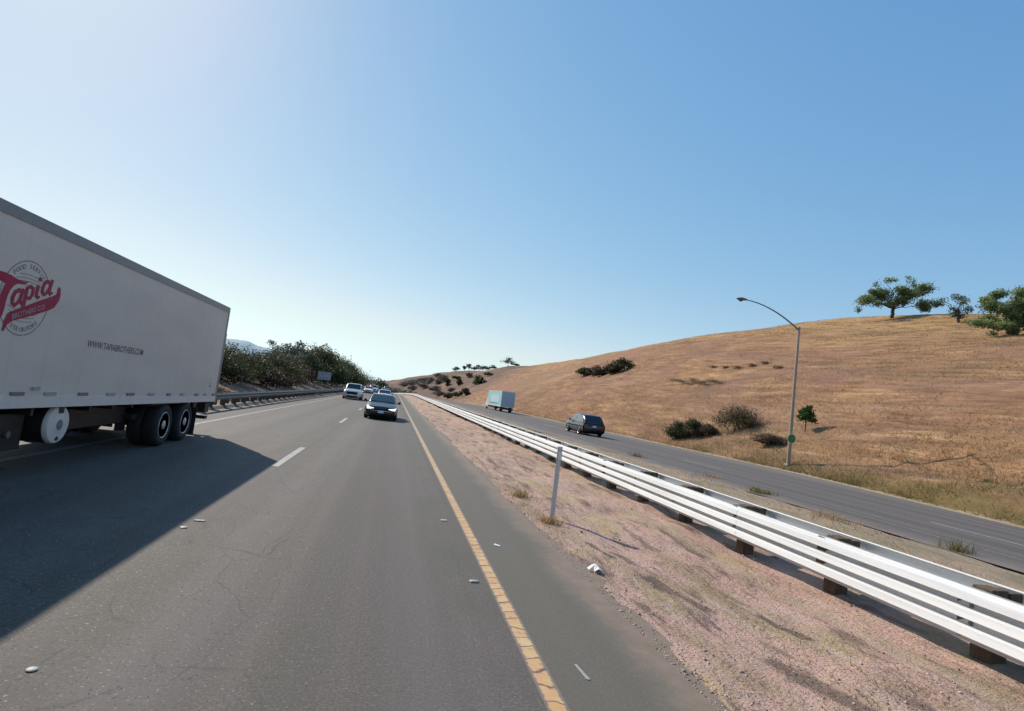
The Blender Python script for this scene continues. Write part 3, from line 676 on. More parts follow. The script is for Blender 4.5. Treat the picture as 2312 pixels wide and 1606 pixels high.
for i, (x, y, w) in enumerate([(48.4, 78.6, 1.6), (48.5, 75.4, 1.1), (48.6, 72.5, 1.4), (49.5, 70.5, 1.5), (51, 69.7, 1.4), (49, 64.1, 1.5)]):
    plant('low_scrub', 'low dark scrub tuft in the scattered row across the middle of the hill', 'scrub', (x, y, gz(x, y)), [(0, 0, .12, w*.5, .2, 200), (w*.35, 0, .1, w*.35, .16, 120)], .1, 'leaf_brownpale', 830+i, None, (), 'dark scrub tufts across the hill')

# ------------------------------------------------------------------ dry grass and loose stones (nobody could count them)
def blades(name, P, h, w, seed, mat, lean=.5):
    rs = np.random.RandomState(seed); n = len(P)
    a = rs.uniform(0, 6.283, n); hh = h*rs.uniform(.45, 1.25, n); ww = w*rs.uniform(.6, 1.4, n)
    dx, dy = np.cos(a), np.sin(a); lx, ly = rs.normal(0, lean, n)*hh, rs.normal(0, lean, n)*hh
    b0 = P+np.stack([-dx*ww, -dy*ww, 0*a-.02], 1); b1 = P+np.stack([dx*ww, dy*ww, 0*a-.02], 1); tp = P+np.stack([lx, ly, hh], 1)
    V = np.stack([b0, b1, tp], 1).reshape(-1, 3)
    return np_mesh(name, V, np.arange(3*n).reshape(n, 3), {'shade': np.repeat(np.clip(rs.normal(.5, .28, n), 0, 1), 3)})
def scatter(n, fx, fy, seed, keep=None, clump=0):
    rs = np.random.RandomState(seed)
    if clump:
        c = rs.uniform(0, 1, (clump, 2)); q = rs.randint(0, clump, n)
        uv = np.clip(c[q]+rs.normal(0, .012, (n, 2))*np.array([1.6, 1.]), 0, 1)
    else: uv = rs.uniform(0, 1, (n, 2))
    Y = fy(uv[:, 1]); X = fx(uv[:, 0], Y)
    if keep is not None:
        k = keep(X, Y, rs); X, Y = X[k], Y[k]
    return np.stack([X, Y, ground_z(X, Y)], 1)
toe = lambda u, Y: cx(Y)+far_edge(Y)+.25+u
P1 = scatter(80000, lambda u, Y: toe(.3+u**2.2*13, Y), lambda v: 8+v**1.8*150, 21, lambda X, Y, rs: wob(X, Y*.6, 5)+rs.normal(0, .7, len(X)) > -.35)
nearm = (P1[:, 1] < 44) & (P1[:, 0]-cx(P1[:, 1])-far_edge(P1[:, 1]) < 5.5)
link_ = tag(link('verge_grass', blades('verge_grass', P1[~nearm], .24, .02, 22, '', .6), 'straw'), 'dry straw grass along the foot of the hill', 'grass', None, 'stuff')
tag(link('green_verge_grass', blades('green_verge_grass', P1[nearm], .30, .013, 23, '', .75), 'straw_green'), 'yellow green grass along the near foot of the hill', 'grass', None, 'stuff')
P2 = scatter(60000, lambda u, Y: toe(5+u*58, Y), lambda v: 12+v**1.3*130, 24, None, 900)
tag(link('hill_grass', blades('hill_grass', P2, .20, .035, 25, '', 1.0), 'straw'), 'dry tan grass tussocks all over the hill', 'grass', None, 'stuff')
P3 = scatter(9000, lambda u, Y: 6.6+u*5.6, lambda v: 3+v**1.7*80, 26, lambda X, Y, rs: wob(X, Y, 3.)+rs.normal(0, .3, len(X)) > .1)
tag(link('median_grass', blades('median_grass', P3, .10, .012, 27, '', 1.), 'straw'), 'short dry grass on the median behind the guardrail', 'grass', None, 'stuff')
P4 = scatter(11000, lambda u, Y: 2.75+u*2.9, lambda v: 2.6+v**1.7*60, 28, lambda X, Y, rs: wob(X+7, Y*.6, 2.2)+rs.normal(0, .25, len(X)) > .3)
tag(link('shoulder_grass', blades('shoulder_grass', P4, .045, .007, 29, '', 1.8), 'straw'), 'sparse dry grass on the dirt beside the shoulder', 'grass', None, 'stuff')
def stones(P, size, seed):
    rs = np.random.RandomState(seed); n = len(P)
    base = np.array([(1, 0, 0), (-.5, .87, 0), (-.5, -.87, 0), (0, 0, .8), (0, 0, -.5)])
    V = P[:, None, :]+base[None]*(size*rs.lognormal(0, .45, n))[:, None, None]*rs.uniform(.6, 1.3, (n, 5, 1))
    F = np.array([(0, 1, 3), (1, 2, 3), (2, 0, 3), (1, 0, 4), (2, 1, 4), (0, 2, 4)])
    Fs = (np.arange(n)[:, None, None]*5+F[None]).reshape(-1, 3)
    return np_mesh('gravel', V.reshape(-1, 3), Fs, {'shade': np.repeat(rs.uniform(0, 1, n), 5)})
P5 = scatter(15000, lambda u, Y: 2.55+u*u*3.2, lambda v: 2.4+v**2*40, 31)
P5[:, 2] = np.maximum(P5[:, 2], pave_z(P5[:, 0], P5[:, 1]))
tag(link('gravel', stones(P5, .0065, 32), 'stone'), 'loose gravel strewn over the dirt beside the shoulder', 'gravel', None, 'stuff')

def tuft(label, x, y, n, h, spread, mat, seed, cat='weed'):
    rs = np.random.RandomState(seed); q = rs.normal(0, spread, (n, 2))
    P = np.stack([x+q[:, 0], y+q[:, 1]], 1); P = np.concatenate([P, ground_z(P[:, 0], P[:, 1])[:, None]], 1)
    me = blades('grass_tuft', P-np.array([x, y, gz(x, y)]), h, .010 if y < 14 else .02, seed, '', .55)
    return tag(link('grass_tuft', me, mat, None, (x, y, gz(x, y))), label, cat, 'weeds on the median')
for i, a in enumerate([
    ('dry grass tuft at the foot of the white marker post', 2.92, 9.3, 200, .13, .1, 'straw'),
    ('small dry weed beyond the marker post at the asphalt edge', 2.9, 11.5, 140, .16, .09, 'straw'),
    ('green weed behind the guardrail, farthest along the opposite road edge', 12.1, 25.7, 110, .26, .2, 'straw_green'),
    ('faint dry weed between the two green weeds of the far median edge', 12.4, 19.6, 110, .2, .2, 'straw'),
    ('wide green weed in the middle of the far median edge', 12.0, 16.1, 170, .2, .2, 'straw_green'),
    ('upright green weed nearest the right border on the median', 11.9, 9.6, 130, .28, .13, 'straw_green'),
    ('low dry weed on the median left of the upright green weed', 10.4, 11.4, 120, .18, .2, 'straw')]):
    tuft(*a, 900+i)

# ------------------------------------------------------------------ median thrie-beam barrier
POST0, PSTEP = 4.45-2*1.905, 1.905
def beam_strip(side, x0, y_list, prof, lift=0.):
    mb = MB(); secs = []
    for y in y_list:
        c = float(cx(y)); zz = float(zr(y))
        secs.append([(x0+c+side*o, y, zz+z+lift) for o, z in prof])
    mb.loft(secs, False, False); return mb
THRIE = [(.010, .245), (0., .262)]
for zc in (.340, .503, .666):
    THRIE += [(.006, zc-.060), (.012, zc-.056), (.086, zc-.040), (.090, zc-.034), (.072, zc+.042), (.066, zc+.048), (.010, zc+.064)]
THRIE += [(0., .748), (.012, .762)]
bar_t = thing('guardrail', 'bright galvanised double-sided barrier rail with wooden posts along the median', 'guardrail', (5.95, 4.45, 0))
bl = Vector((5.95, 4.45, 0))
ybe = list(np.arange(-3.2, 140, 1.905*2))+list(np.arange(140, 300, 5))
for side, x0 in ((-1, 5.70), (1, 6.22)):
    secs_mb = MB(bl)
    for k in range(len(ybe)-1):
        ya, yb = ybe[k]-.16, ybe[k+1]+.16
        o_ = .003 if k % 2 else 0.
        secs = [[(x0+float(cx(y))+side*(o+o_), y, float(zr(y))+z) for o, z in THRIE] for y in (ya, (ya+yb)/2, yb)]
        secs_mb.loft(secs, False, False)
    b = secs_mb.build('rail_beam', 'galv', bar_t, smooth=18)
    sp = MB(bl)
    for k in range(0, 26):
        y = -3.2+1.905*2*k
        for dy in (0,):
            for z in (.4215, .5845):
                sp.lathe((x0+side*.012, y+dy, z), [(.022, -.006), (.022, .008), (.012, .013), (0, .014)] if side > 0 else [(0, -.014), (.012, -.013), (.022, -.008), (.022, .006)], 'X', 8)
    tag(sp.build('splice_bolts', 'steel_dark', bar_t), kind='stuff')
pm = MB().box(-.10, .10, -.10, .10, -.25, .752).mesh('post')
kb = MB().box(-.08, .08, -.10, .10, .27, .735).mesh('blockout')
for m_ in (pm, kb):
    bm = bmesh.new(); bm.from_mesh(m_); bmesh.ops.bevel(bm, geom=bm.edges[:], offset=.008, segments=1, affect='EDGES'); bm.to_mesh(m_); bm.free(); m_.materials.append(M['wood'])
far_posts = MB(bl); rs = random.Random(3)
for k in range(150):
    y = POST0+PSTEP*k; x = 5.95+float(cx(y)); z = float(zr(y))
    if k >= 98:
        far_posts.box(x-.08, x+.08, y-.1, y+.1, z-.2, z+.79); continue
    o = bpy.data.objects.new('post', pm); COL.objects.link(o); o.parent = bar_t
    o.location = Vector((x, y, z+rs.uniform(-.02, .015)))-bl; o.rotation_euler = (rs.uniform(-.02, .02), rs.uniform(-.02, .02), rs.uniform(-.05, .05))
    if y < 70:
        for sx in (-1, 1):
            c = bpy.data.objects.new('blockout', kb); COL.objects.link(c); c.parent = o
            c.location = (sx*.182, 0, rs.uniform(-.015, .02)); c.rotation_euler = (rs.uniform(-.03, .03), 0, rs.uniform(-.06, .06))
tag(far_posts.build('far_posts', 'wood', bar_t), kind='stuff')

# left guardrail (W-beam), in shade
WB = [(.01, .44), (0, .455), (.012, .475), (.075, .505), (.083, .53), (.075, .555), (.008, .585), (0, .60), (.008, .615), (.075, .645), (.083, .67), (.075, .695), (.012, .725), (0, .745), (.01, .76)]
lg = thing('guardrail', 'shaded old guardrail along the left edge of the road below the bushes', 'guardrail', (-7.75, 20, 0)); lo = Vector((-7.75, 20, 0))
mb = MB(lo); yl = list(np.arange(19.2, 140, 7.62))+list(np.arange(141, 260, 6))
mb.loft([[(-7.62+float(cx(y))+o, y, float(zr(y))+z) for o, z in WB] for y in yl], False, False)
b = mb.build('rail_beam', 'galv_old', lg, smooth=50); so = b.modifiers.new('thickness', 'SOLIDIFY'); so.thickness = .006; so.offset = 0
for k in range(70):
    y = 19.6+1.905*k
    o = bpy.data.objects.new('post', pm); COL.objects.link(o); o.parent = lg; o.location = Vector((-7.93+float(cx(y)), y, float(zr(y))-.03))-lo
    if y < 60:
        c = bpy.data.objects.new('blockout', kb); COL.objects.link(c); c.parent = o; c.location = (.182, 0, -.03)
mb = MB(lo)
mb.loft([[(-8.05+float(cx(y)), y, float(zr(y))-.06), (-8.05+float(cx(y)), y, float(zr(y))+.13), (-7.8+float(cx(y)), y, float(zr(y))+.12), (-7.55+float(cx(y)), y, float(zr(y))-.06)] for y in yl], False, False)
mb.build('asphalt_dike', 'asphalt', lg)

# ------------------------------------------------------------------ marker post, street light, sign
dp = thing('delineator_post', 'slim white marker post standing in the dirt between shoulder and guardrail', 'marker post', (3.06, 9.68, 0), .35)
mb = MB(); mb.loft([[(-.044, .012, z), (-.04, -.012, z), (0, -.022, z), (.04, -.012, z), (.044, .012, z), (0, .004, z)] for z in (-.1, .3, .8, 1.24)], True)
mb.build('post', 'post_white', dp)
MB().loft([[(-.046, -.014, z), (0, -.026, z), (.046, -.014, z), (.046, .016, z), (0, .008, z), (-.046, .016, z)] for z in (1.235, 1.29)], True).build('cap', 'post_white', dp)
MB().box(-.038, .038, -.030, -.024, 1.06, 1.20).build('reflector', 'plate', dp)

lx, ly = 26.02, 32.4; lz = gz(lx, ly)
sl = thing('street_light', 'tall tan street light with a curved arm and green plate, at the hill foot', 'street light', (lx, ly, lz))
mb = MB(); mb.tube([(0, 0, z) for z in (-.2, 0, 3, 6, 9.15)], [.125, .125, .108, .092, .076], 14)
mb.build('pole', 'pole', sl, smooth=40)
MB().box(-.19, .19, -.19, .19, -.1, .06).build('base_plate', 'pole', sl, bevel=.02)
MB().tube([(0, 0, 9.12), (0, 0, 9.22), (0, 0, 9.26)], [.09, .09, .04], 12).build('pole_cap', 'pole_dark', sl)
arm = []
for i in range(13):
    t_ = i/12; arm.append((-.04-4.15*t_, 0, 9.05+1.42*(1-(1-t_)**1.9)))
MB().tube(arm, [.055-.022*i/12 for i in range(13)], 8).build('lamp_arm', 'pole_dark', sl, smooth=60)
e = arm[-1]
mb = MB(); mb.loft([[(e[0]-s_, -w_, e[2]+.01), (e[0]-s_, -w_*.7, e[2]+t1), (e[0]-s_, w_*.7, e[2]+t1), (e[0]-s_, w_, e[2]+.01), (e[0]-s_, w_*.6, e[2]-t2), (e[0]-s_, -w_*.6, e[2]-t2)] for s_, w_, t1, t2 in ((-.1, .05, .05, .03), (.1, .11, .08, .06), (.35, .17, .09, .10), (.58, .12, .05, .07), (.68, .03, .02, .02))], True)
lh = mb.build('lamp_head', 'steel_dark', sl, smooth=50)
MB().lathe((e[0]-.36, 0, e[2]-.085), [(.13, 0), (.11, -.05), (.05, -.08), (0, -.085)], 'Z', 16).build('lens', 'glass', lh, smooth=60)
pl = MB().lathe((-.02, -.15, 1.74), [(0, -.006), (.335, -.006), (.335, .006), (0, .006)], 'Y', 8).build('plate', 'pale_edge', sl)
MB().lathe((-.02, -.162, 1.74), [(0, -.004), (.28, -.004), (.28, .004), (0, .004)], 'Y', 24).build('plate_face', 'green', pl)
mb = MB()
mb.bar((-.05, -.17, 1.76), (.03, -.17, 1.84), .03, .004); mb.bar((-.12, -.17, 1.66), (.09, -.17, 1.66), .02, .004); mb.bar((.03, -.17, 1.84), (.03, -.17, 1.72), .03, .004)
mb.build('plate_legend', 'pale_edge', pl)

sz = gz(-10, 84)
sg = thing('road_sign', 'plain grey back of a rectangular road sign in front of the dark trees', 'road sign', (-10, 84, sz), .03)
MB().box(-.92, .92, -.01, .01, 1.75-sz, 2.86-sz).build('sign_panel', 'sign_back', sg)
for x in (-.55, .55): MB().box(x-.05, x+.05, .014, .10, -.2, 2.8-sz).build('post', 'steel_dark', sg)
for z in (2.0, 2.6): MB().box(-.88, .88, -.035, -.012, z-sz, z-sz+.05).build('stiffener', 'steel_dark', sg)

# ------------------------------------------------------------------ vehicles: wheels
def wheel(parent, x, y, z, r, w, side, rim='alu', rr=.62, spokes=0, off=(0, 0, 0)):
    """side: +1 outer face towards +x; the tyre carries its rim"""
    s = side
    ty = MB(off).lathe((x, y, z), [(r*rr, 0), (r*rr*1.03, s*w*.03), (r*.86, s*w*.05), (r*.97, -s*w*.06), (r, -s*w*.2), (r, -s*w*.8), (r*.95, -s*w*.97), (r*.7, -s*w)], 'X', 28).build('wheel', 'rubber', parent, smooth=40)
    q = r*rr
    MB(off).lathe((x, y, z), [(q*1.0, s*.0), (q*.96, s*.012), (q*.86, -s*.01), (q*.80, -s*w*.10), (q*.4, -s*w*.07), (q*.34, s*.0), (q*.2, s*.015), (0, s*.018)], 'X', 28).build('rim', rim, ty, smooth=40)
    if spokes:
        mb = MB(off)
        for k in range(spokes):
            a = 2*math.pi*k/spokes
            cy, cz = y+math.cos(a)*q*.63, z+math.sin(a)*q*.63
            mb.lathe((x-s*w*.085, cy, cz), [(0, -.012), (q*.085, -.012), (q*.085, .012), (0, .012)], 'X', 10)
        mb.build('hand_hole', 'gap', ty)
    return ty

# ------------------------------------------------------------------ the big trailer truck
TX0, TX1, TY0, TY1, TZ = -7.58, -5.0, 6.3, 17.5, 3.69
tb = lambda y: .945+(17.5-y)*.0155
tr = thing('trailer_truck', 'big white refrigerated trailer truck with red script logo passing on the left', 'truck', (-6.3, 12, 0)); to = Vector((-6.3, 12, 0))
mb = MB(to)
mb.add([(x, y, z) for x in (TX0, TX1) for y, z in ((TY0, tb(TY0)), (TY1, tb(TY1)), (TY1, TZ-.01), (TY0, TZ-.01))], [(0, 1, 2, 3), (4, 7, 6, 5), (0, 4, 5, 1), (3, 2, 6, 7), (0, 3, 7, 4), (1, 5, 6, 2)])
boxo = mb.build('cargo_box', 'panel', tr)
mb = MB(to)
for x in (TX0-.012, TX1): mb.box(x, x+.014, TY0, TY1, TZ-.135, TZ+.012)
mb.box(TX0+.002, TX1, TY0, TY1+.0, TZ-.008, TZ+.008)
mb.build('top_rail', 'rail_alu', boxo)
mb = MB(to)
for x, s_ in ((TX1, 1), (TX0, -1)):
    mb.add([(x+s_*.022, TY0, tb(TY0)-.004), (x+s_*.022, TY1, tb(TY1)-.004), (x+s_*.016, TY1, tb(TY1)+.155), (x+s_*.016, TY0, tb(TY0)+.175), (x, TY0, tb(TY0)-.004), (x, TY1, tb(TY1)-.004), (x, TY1, tb(TY1)+.16), (x, TY0, tb(TY0)+.18)],
           [(0, 1, 2, 3), (4, 7, 6, 5), (0, 4, 5, 1), (3, 2, 6, 7), (0, 3, 7, 4), (1, 5, 6, 2)])
mb.build('bottom_rail', 'white_paint', boxo)
for i, (a, b, z) in enumerate([(8.69, 8.96, 1.27), (9.43, 9.71, 1.26), (10.34, 10.61, 1.24), (11.26, 11.56, 1.225), (12.03, 12.32, 1.21), (13.0, 13.27, 1.185), (13.97, 14.17, 1.165), (14.79, 15.01, 1.15), (15.79, 16.04, 1.135), (16.5, 16.7, 1.12), (17.2, 17.42, 1.105), (9.12, 9.29, 1.345), (7.6, 7.9, 1.28), (6.7, 7.0, 1.29)]):
    z0 = tb((a+b)/2)+.17 if i != 11 else 1.33
    MB(to).box(TX1+.001, TX1+.026, a, b, z0, z0+(.05 if i != 11 else .04)).build('reflective_tape', 'tape' if i % 2 == 0 else 'tape_w', boxo)
# rear frame, doors, hinges, folded tail lift
mb = MB(to)
for x in (TX0-.01, TX1-.09): mb.box(x, x+.10, TY1, TY1+.10, .90, TZ+.005)
mb.box(TX0+.09, TX1-.09, TY1, TY1+.10, TZ-.2, TZ+.005); mb.box(TX0+.09, TX1-.09, TY1, TY1+.10, .90, 1.02)
rf = mb.build('rear_frame', 'rail_alu', boxo)
for x0, x1 in ((TX0+.09, -6.295), (-6.285, TX1-.09)):
    d_ = MB(to).box(x0, x1, TY1+.02, TY1+.06, 1.02, TZ-.2).build('rear_door', 'panel', boxo)
    MB(to).bar(((x0+x1)/2+.3, TY1+.09, 1.0), ((x0+x1)/2+.3, TY1+.09, TZ-.2), .035).build('lock_bar', 'steel_dark', d_)
MB(to).box(TX0+.12, TX1-.0, TY1+.115, TY1+.20, .95, 2.95).build('tail_lift', 'steel_dark', tr, bevel=.01)
mb = MB(to)
mb.box(-7.4, -5.15, TY1-.1, TY1+.12, .42, .52)
for x in (-6.9, -5.6): mb.box(x, x+.10, TY1-.08, TY1+.06, .52, .97)
mb.build('underride_bumper', 'black', tr)
MB(to).box(-5.34, -5.12, TY1-.30, TY1+.02, .62, .93).build('lamp_box', 'black', tr)
for x in (-5.30, -7.35): MB(to).box(x, x+.16, TY1+.02, TY1+.05, .68, .82).build('tail_lamp', 'lamp_red', tr)
# underframe
mb = MB(to)
for x in (-6.85, -5.83): mb.box(x, x+.12, TY0+.3, TY1-.1, .70, .98)
for y in np.arange(7, 17.4, .8): mb.box(TX0+.1, TX1-.1, y, y+.06, .93, tb(y)-.01)
for y in (14.17, 15.47): mb.tube([(-7.4, y, .48), (-5.2, y, .48)], .085, 10)
mb.box(-7.3, -5.35, 13.3, 16.3, .62, .74)
mb.box(-7.2, -5.5, 11.2, 13.3, .55, .95)
for y in (13.55, 14.8, 16.0): mb.box(-5.72, -5.58, y-.08, y+.08, .34, .75); mb.box(-7.02, -6.88, y-.08, y+.08, .34, .75)
mb.build('underframe', 'black', tr)
for y in (14.17, 15.47):
    wheel(tr, -5.02, y, .482, .482, .27, 1, 'alu', .63, 10, to)
    wheel(tr, -5.33, y, .482, .482, .27, 1, 'black', .63, 0, to)
    wheel(tr, -7.56, y, .482, .482, .27, -1, 'alu', .63, 10, to)
    wheel(tr, -7.25, y, .482, .482, .27, -1, 'black', .63, 0, to)
for x0, x1 in ((-5.62, -5.03), (-7.55, -6.96)):
    MB(to).box(x0, x1, 16.27, 16.285, .07, .80).build('mud_flap', 'black', tr)
    MB(to).box(x0, x1, 13.35, 16.2, 1.0-.04, 1.0-.02).build('wheel_guard', 'black', tr)
# transverse fuel tank of the cooling unit, white end cap
ft = MB(to).lathe((-5.06, 10.02, .77), [(.30, -.95), (.30, -.03)], 'X', 36).build('fuel_tank', 'black', tr, smooth=40)
cap = MB(to).lathe((-5.06, 10.02, .77), [(.302, -.04), (.302, .0), (.285, .025), (.20, .035), (.12, .03), (.09, .045), (.075, .045), (.06, .03), (0, .03)], 'X', 40).build('tank_cap', 'white_paint', ft, smooth=40)
MB(to).box(-5.04, -5.015, 9.96, 10.08, .95, 1.09).build('tank_strap', 'black', ft)
MB(to).lathe((-5.03, 10.02, .55), [(.035, -.01), (.035, .012), (0, .012)], 'X', 12).build('drain_plug', 'black', cap)
MB(to).lathe((-5.03, 10.02, .77), [(.09, -.01), (.09, .014), (.055, .022), (0, .022)], 'X', 16).build('tank_badge', 'decal_grey', cap)
for x in (-5.58, -6.95):
    mb = MB(to); mb.box(x-.32, x+.33, 8.95, 9.55, .42, .95); mb.box(x+.08, x+.28, 9.0, 9.15, .2, .45); mb.box(x-.07, x+.38, 8.95, 9.2, .16, .2)
    mb.build('landing_gear', 'black', tr)
MB(to).lathe((-5.23, 9.2, .66), [(.05, -.02), (.05, .02), (0, .02)], 'X', 12).build('crank', 'steel_dark', tr)
# tractor
for y in (6.9, 8.2):
    wheel(tr, -5.06, y, .50, .50, .27, 1, 'alu', .6, 10, to); wheel(tr, -7.5, y, .50, .50, .27, -1, 'alu', .6, 10, to)
    wheel(tr, -5.37, y, .50, .50, .27, 1, 'black', .6, 0, to); wheel(tr, -7.19, y, .50, .50, .27, -1, 'black', .6, 0, to)
for s_ in (1, -1): wheel(tr, -6.28+s_*1.2, 2.1, .50, .50, .28, s_, 'alu', .6, 10, to)
mb = MB(to)
for x in (-6.75, -5.93): mb.box(x, x+.1, 1.0, 8.9, .62, .86)
mb.box(-7.4, -5.2, 6.6, 8.5, .44, .56); mb.box(-6.9, -5.7, 7.0, 8.2, .86, 1.0)
mb.build('tractor_frame', 'black', tr)
mb = MB(to)
def csec(y, w, zb, zt, r=.18): return [(-6.28+sx*(w-(r if i in (0, 3) else 0)), y, z) for sx, i, z in ((-1, 1, zb), (-1, 2, zt-r), (-1, 3, zt), (1, 3, zt), (1, 2, zt-r), (1, 1, zb))]
mb.loft([csec(1.0, 1.0, .6, 1.45), csec(1.15, 1.08, .5, 1.7), csec(2.75, 1.15, .7, 1.95)], True)
mb.build('hood', 'cab', tr, smooth=40)
mb = MB(to); mb.loft([csec(2.75, 1.2, .6, 1.98), csec(3.25, 1.22, .6, 2.9), csec(3.7, 1.22, .6, 3.3), csec(5.35, 1.22, .6, 3.6)], True)
cb = mb.build('cab', 'cab', tr, smooth=40)
MB(to).add([(-7.36, 2.79, 2.06), (-5.2, 2.79, 2.06), (-5.3, 3.2, 2.8), (-7.26, 3.2, 2.8)], [(0, 1, 2, 3)]).build('windscreen', 'glass', cb, loc=(0, -.03, .02))
for s_ in (1, -1):
    x = -6.28+s_*1.228
    MB(to).add([(x, 3.05, 1.95), (x, 4.2, 1.95), (x, 4.2, 2.65), (x, 3.35, 2.65)], [(0, 1, 2, 3)]).build('side_window', 'glass', cb)
    MB(to).box(x-.02 if s_ > 0 else x-.22, x+.22 if s_ > 0 else x+.02, 2.9, 2.98, 1.9, 2.5).build('mirror', 'black', cb)
    MB(to).lathe((-6.28+s_*1.05, 4.6, .78), [(0, -.16), (.16, -.16), (.16, .16), (0, .16)], 'X', 12).build('step_tank', 'alu', tr)
    MB(to).box(-6.28+s_*.88-.16, -6.28+s_*.88+.16, .98, 1.05, .95, 1.2).build('headlight', 'lamp', tr)
MB(to).box(-6.85, -5.71, .95, 1.02, .8, 1.5).build('grille', 'chrome', tr); MB(to).box(-7.4, -5.16, .86, 1.0, .4, .72).build('bumper', 'chrome', tr)
MB(to).box(-7.2, -5.36, 5.75, 6.3, 1.9, 3.5).build('cooling_unit', 'white_paint', tr, bevel=.05)

# lettering and logo on the trailer side (drawn in y, z on the plane of the side)
def decal(name, polys, mat, lift, parent):
    """each outline is triangulated by Blender and laid flat on the trailer side"""
    x = TX1+lift; bm = bmesh.new()
    for P in polys:
        vs = [bm.verts.new(Vector((x, y, z))-to) for y, z in P]
        es = [bm.edges.new((vs[i], vs[(i+1) % len(vs)])) for i in range(len(vs))]
        bmesh.ops.triangle_fill(bm, use_beauty=True, use_dissolve=False, edges=es)
    me = bpy.data.meshes.new(name); bm.to_mesh(me); bm.free()
    for p in me.polygons:
        if p.normal.x < 0: p.flip()
    return link(name, me, mat, parent)
def ribbon(pts, w):
    """polygon of a stroke of width w (number or list) along pts"""
    n = len(pts); L, R = [], []
    for i, (a, b) in enumerate(pts):
        p, q = pts[max(i-1, 0)], pts[min(i+1, n-1)]; dx, dy = q[0]-p[0], q[1]-p[1]; l = math.hypot(dx, dy) or 1
        ww = (w[i] if isinstance(w, (list, tuple)) else w)/2
        L.append((a-dy/l*ww, b+dx/l*ww)); R.append((a+dy/l*ww, b-dx/l*ww))
    return L+R[::-1]
def text_mesh(name, body, size, y, z, ang, mat, parent, lift, shear=0., xs=1., bold=0., arc=None):
    """letters on the trailer side; arc = (cy, cz, radius, centre angle, sign) sets them round a ring"""
    def one(ch):
        cu = bpy.data.curves.new('letters', 'FONT'); cu.body = ch; cu.size = size; cu.shear = shear; cu.offset = bold; cu.align_x = 'CENTER' if arc else 'LEFT'
        ob = bpy.data.objects.new('letters', cu); COL.objects.link(ob)
        me_ = bpy.data.meshes.new_from_object(ob.evaluated_get(bpy.context.evaluated_depsgraph_get()))
        w_ = max((v.co.x for v in me_.vertices), default=0)-min((v.co.x for v in me_.vertices), default=0)
        vs = [v.co.copy() for v in me_.vertices]; fs = [tuple(p.vertices) for p in me_.polygons]
        bpy.data.objects.remove(ob); bpy.data.curves.remove(cu); bpy.data.meshes.remove(me_)
        return vs, fs, w_
    V, F = [], []
    def put(vs, fs, fn):
        b = len(V); V.extend(fn(v) for v in vs); F.extend(tuple(b+i for i in f) for f in fs)
    x = TX1+lift
    if not arc:
        vs, fs, _ = one(body); ca, sa = math.cos(ang), math.sin(ang)
        put(vs, fs, lambda v: Vector((x, y+v.x*xs*ca-v.y*sa, z+v.x*xs*sa+v.y*ca))-to)
    else:
        cy, cz, rad, ca0, sg_ = arc; step = size*.72/rad
        for i, ch in enumerate(body):
            if ch == ' ': continue
            th = ca0-sg_*(i-(len(body)-1)/2)*step
            py, pz = cy+math.cos(th)*rad, cz+math.sin(th)*rad; rot = th-math.pi/2 if sg_ > 0 else th+math.pi/2
            vs, fs, _ = one(ch); c_, s__ = math.cos(rot), math.sin(rot)
            put(vs, fs, lambda v: Vector((x, py+v.x*c_-v.y*s__, pz+v.x*s__+v.y*c_))-to)
    me_ = bpy.data.meshes.new(name); me_.from_pydata(V, [], F); me_.update()
    return link(name, me_, mat, parent)
CY, CZ, CR = 8.64, 2.575, .505
ring = lambda r, w, a0=0, a1=360, n=72: ribbon([(CY+r*math.cos(R_(a0+(a1-a0)*i/n)), CZ+r*math.sin(R_(a0+(a1-a0)*i/n))) for i in range(n+1)], w)
lg_ = decal('logo_badge', [ring(CR, .014, 100, 279), ring(CR, .014, 281, 459)], 'decal_grey', .002, boxo)
mer = []
for r_, s_ in ((.34, .20), (.34, .06), (.34, -.06), (.34, -.20)):
    for sg_ in (1, -1):
        pts = [(CY+math.cos(R_(a))*.36, CZ+sg_*(.16+s_*.35)+math.sin(R_(a))*.09*sg_+.0) for a in range(25, 156, 10)]
        pts = [(a, b) for a, b in pts if math.hypot(a-CY, b-CZ) < .37]
        if len(pts) > 2: mer.append(ribbon(pts, .009))
decal('globe_lines', mer, 'decal_grey', .0015, lg_)
text_mesh('ring_lettering', 'FOOD SERVICE', .085, 0, 0, 0, 'decal_grey', lg_, .002, bold=.002, arc=(CY, CZ, .405, R_(88), 1))
text_mesh('ring_lettering', 'DISTRIBUTORS', .085, 0, 0, 0, 'decal_grey', lg_, .002, bold=.002, arc=(CY, CZ, .455, R_(-88), -1))
SW = [(7.796, 2.60), (7.76, 2.67), (7.797, 2.735), (7.87, 2.785), (7.97, 2.822), (8.07, 2.838), (8.17, 2.838), (8.27, 2.825), (8.405, 2.797), (8.533, 2.789), (8.637, 2.802), (8.58, 2.762), (8.50, 2.745), (8.43, 2.742), (8.36, 2.70), (8.315, 2.64), (8.285, 2.57), (8.272, 2.48), (8.27, 2.386), (8.25, 2.29), (8.19, 2.21), (8.12, 2.185), (8.06, 2.20), (8.05, 2.25), (8.10, 2.27), (8.135, 2.33), (8.145, 2.43), (8.148, 2.54), (8.175, 2.64), (8.20, 2.70), (8.15, 2.715), (8.05, 2.725), (7.96, 2.71), (7.89, 2.675), (7.85, 2.63)]
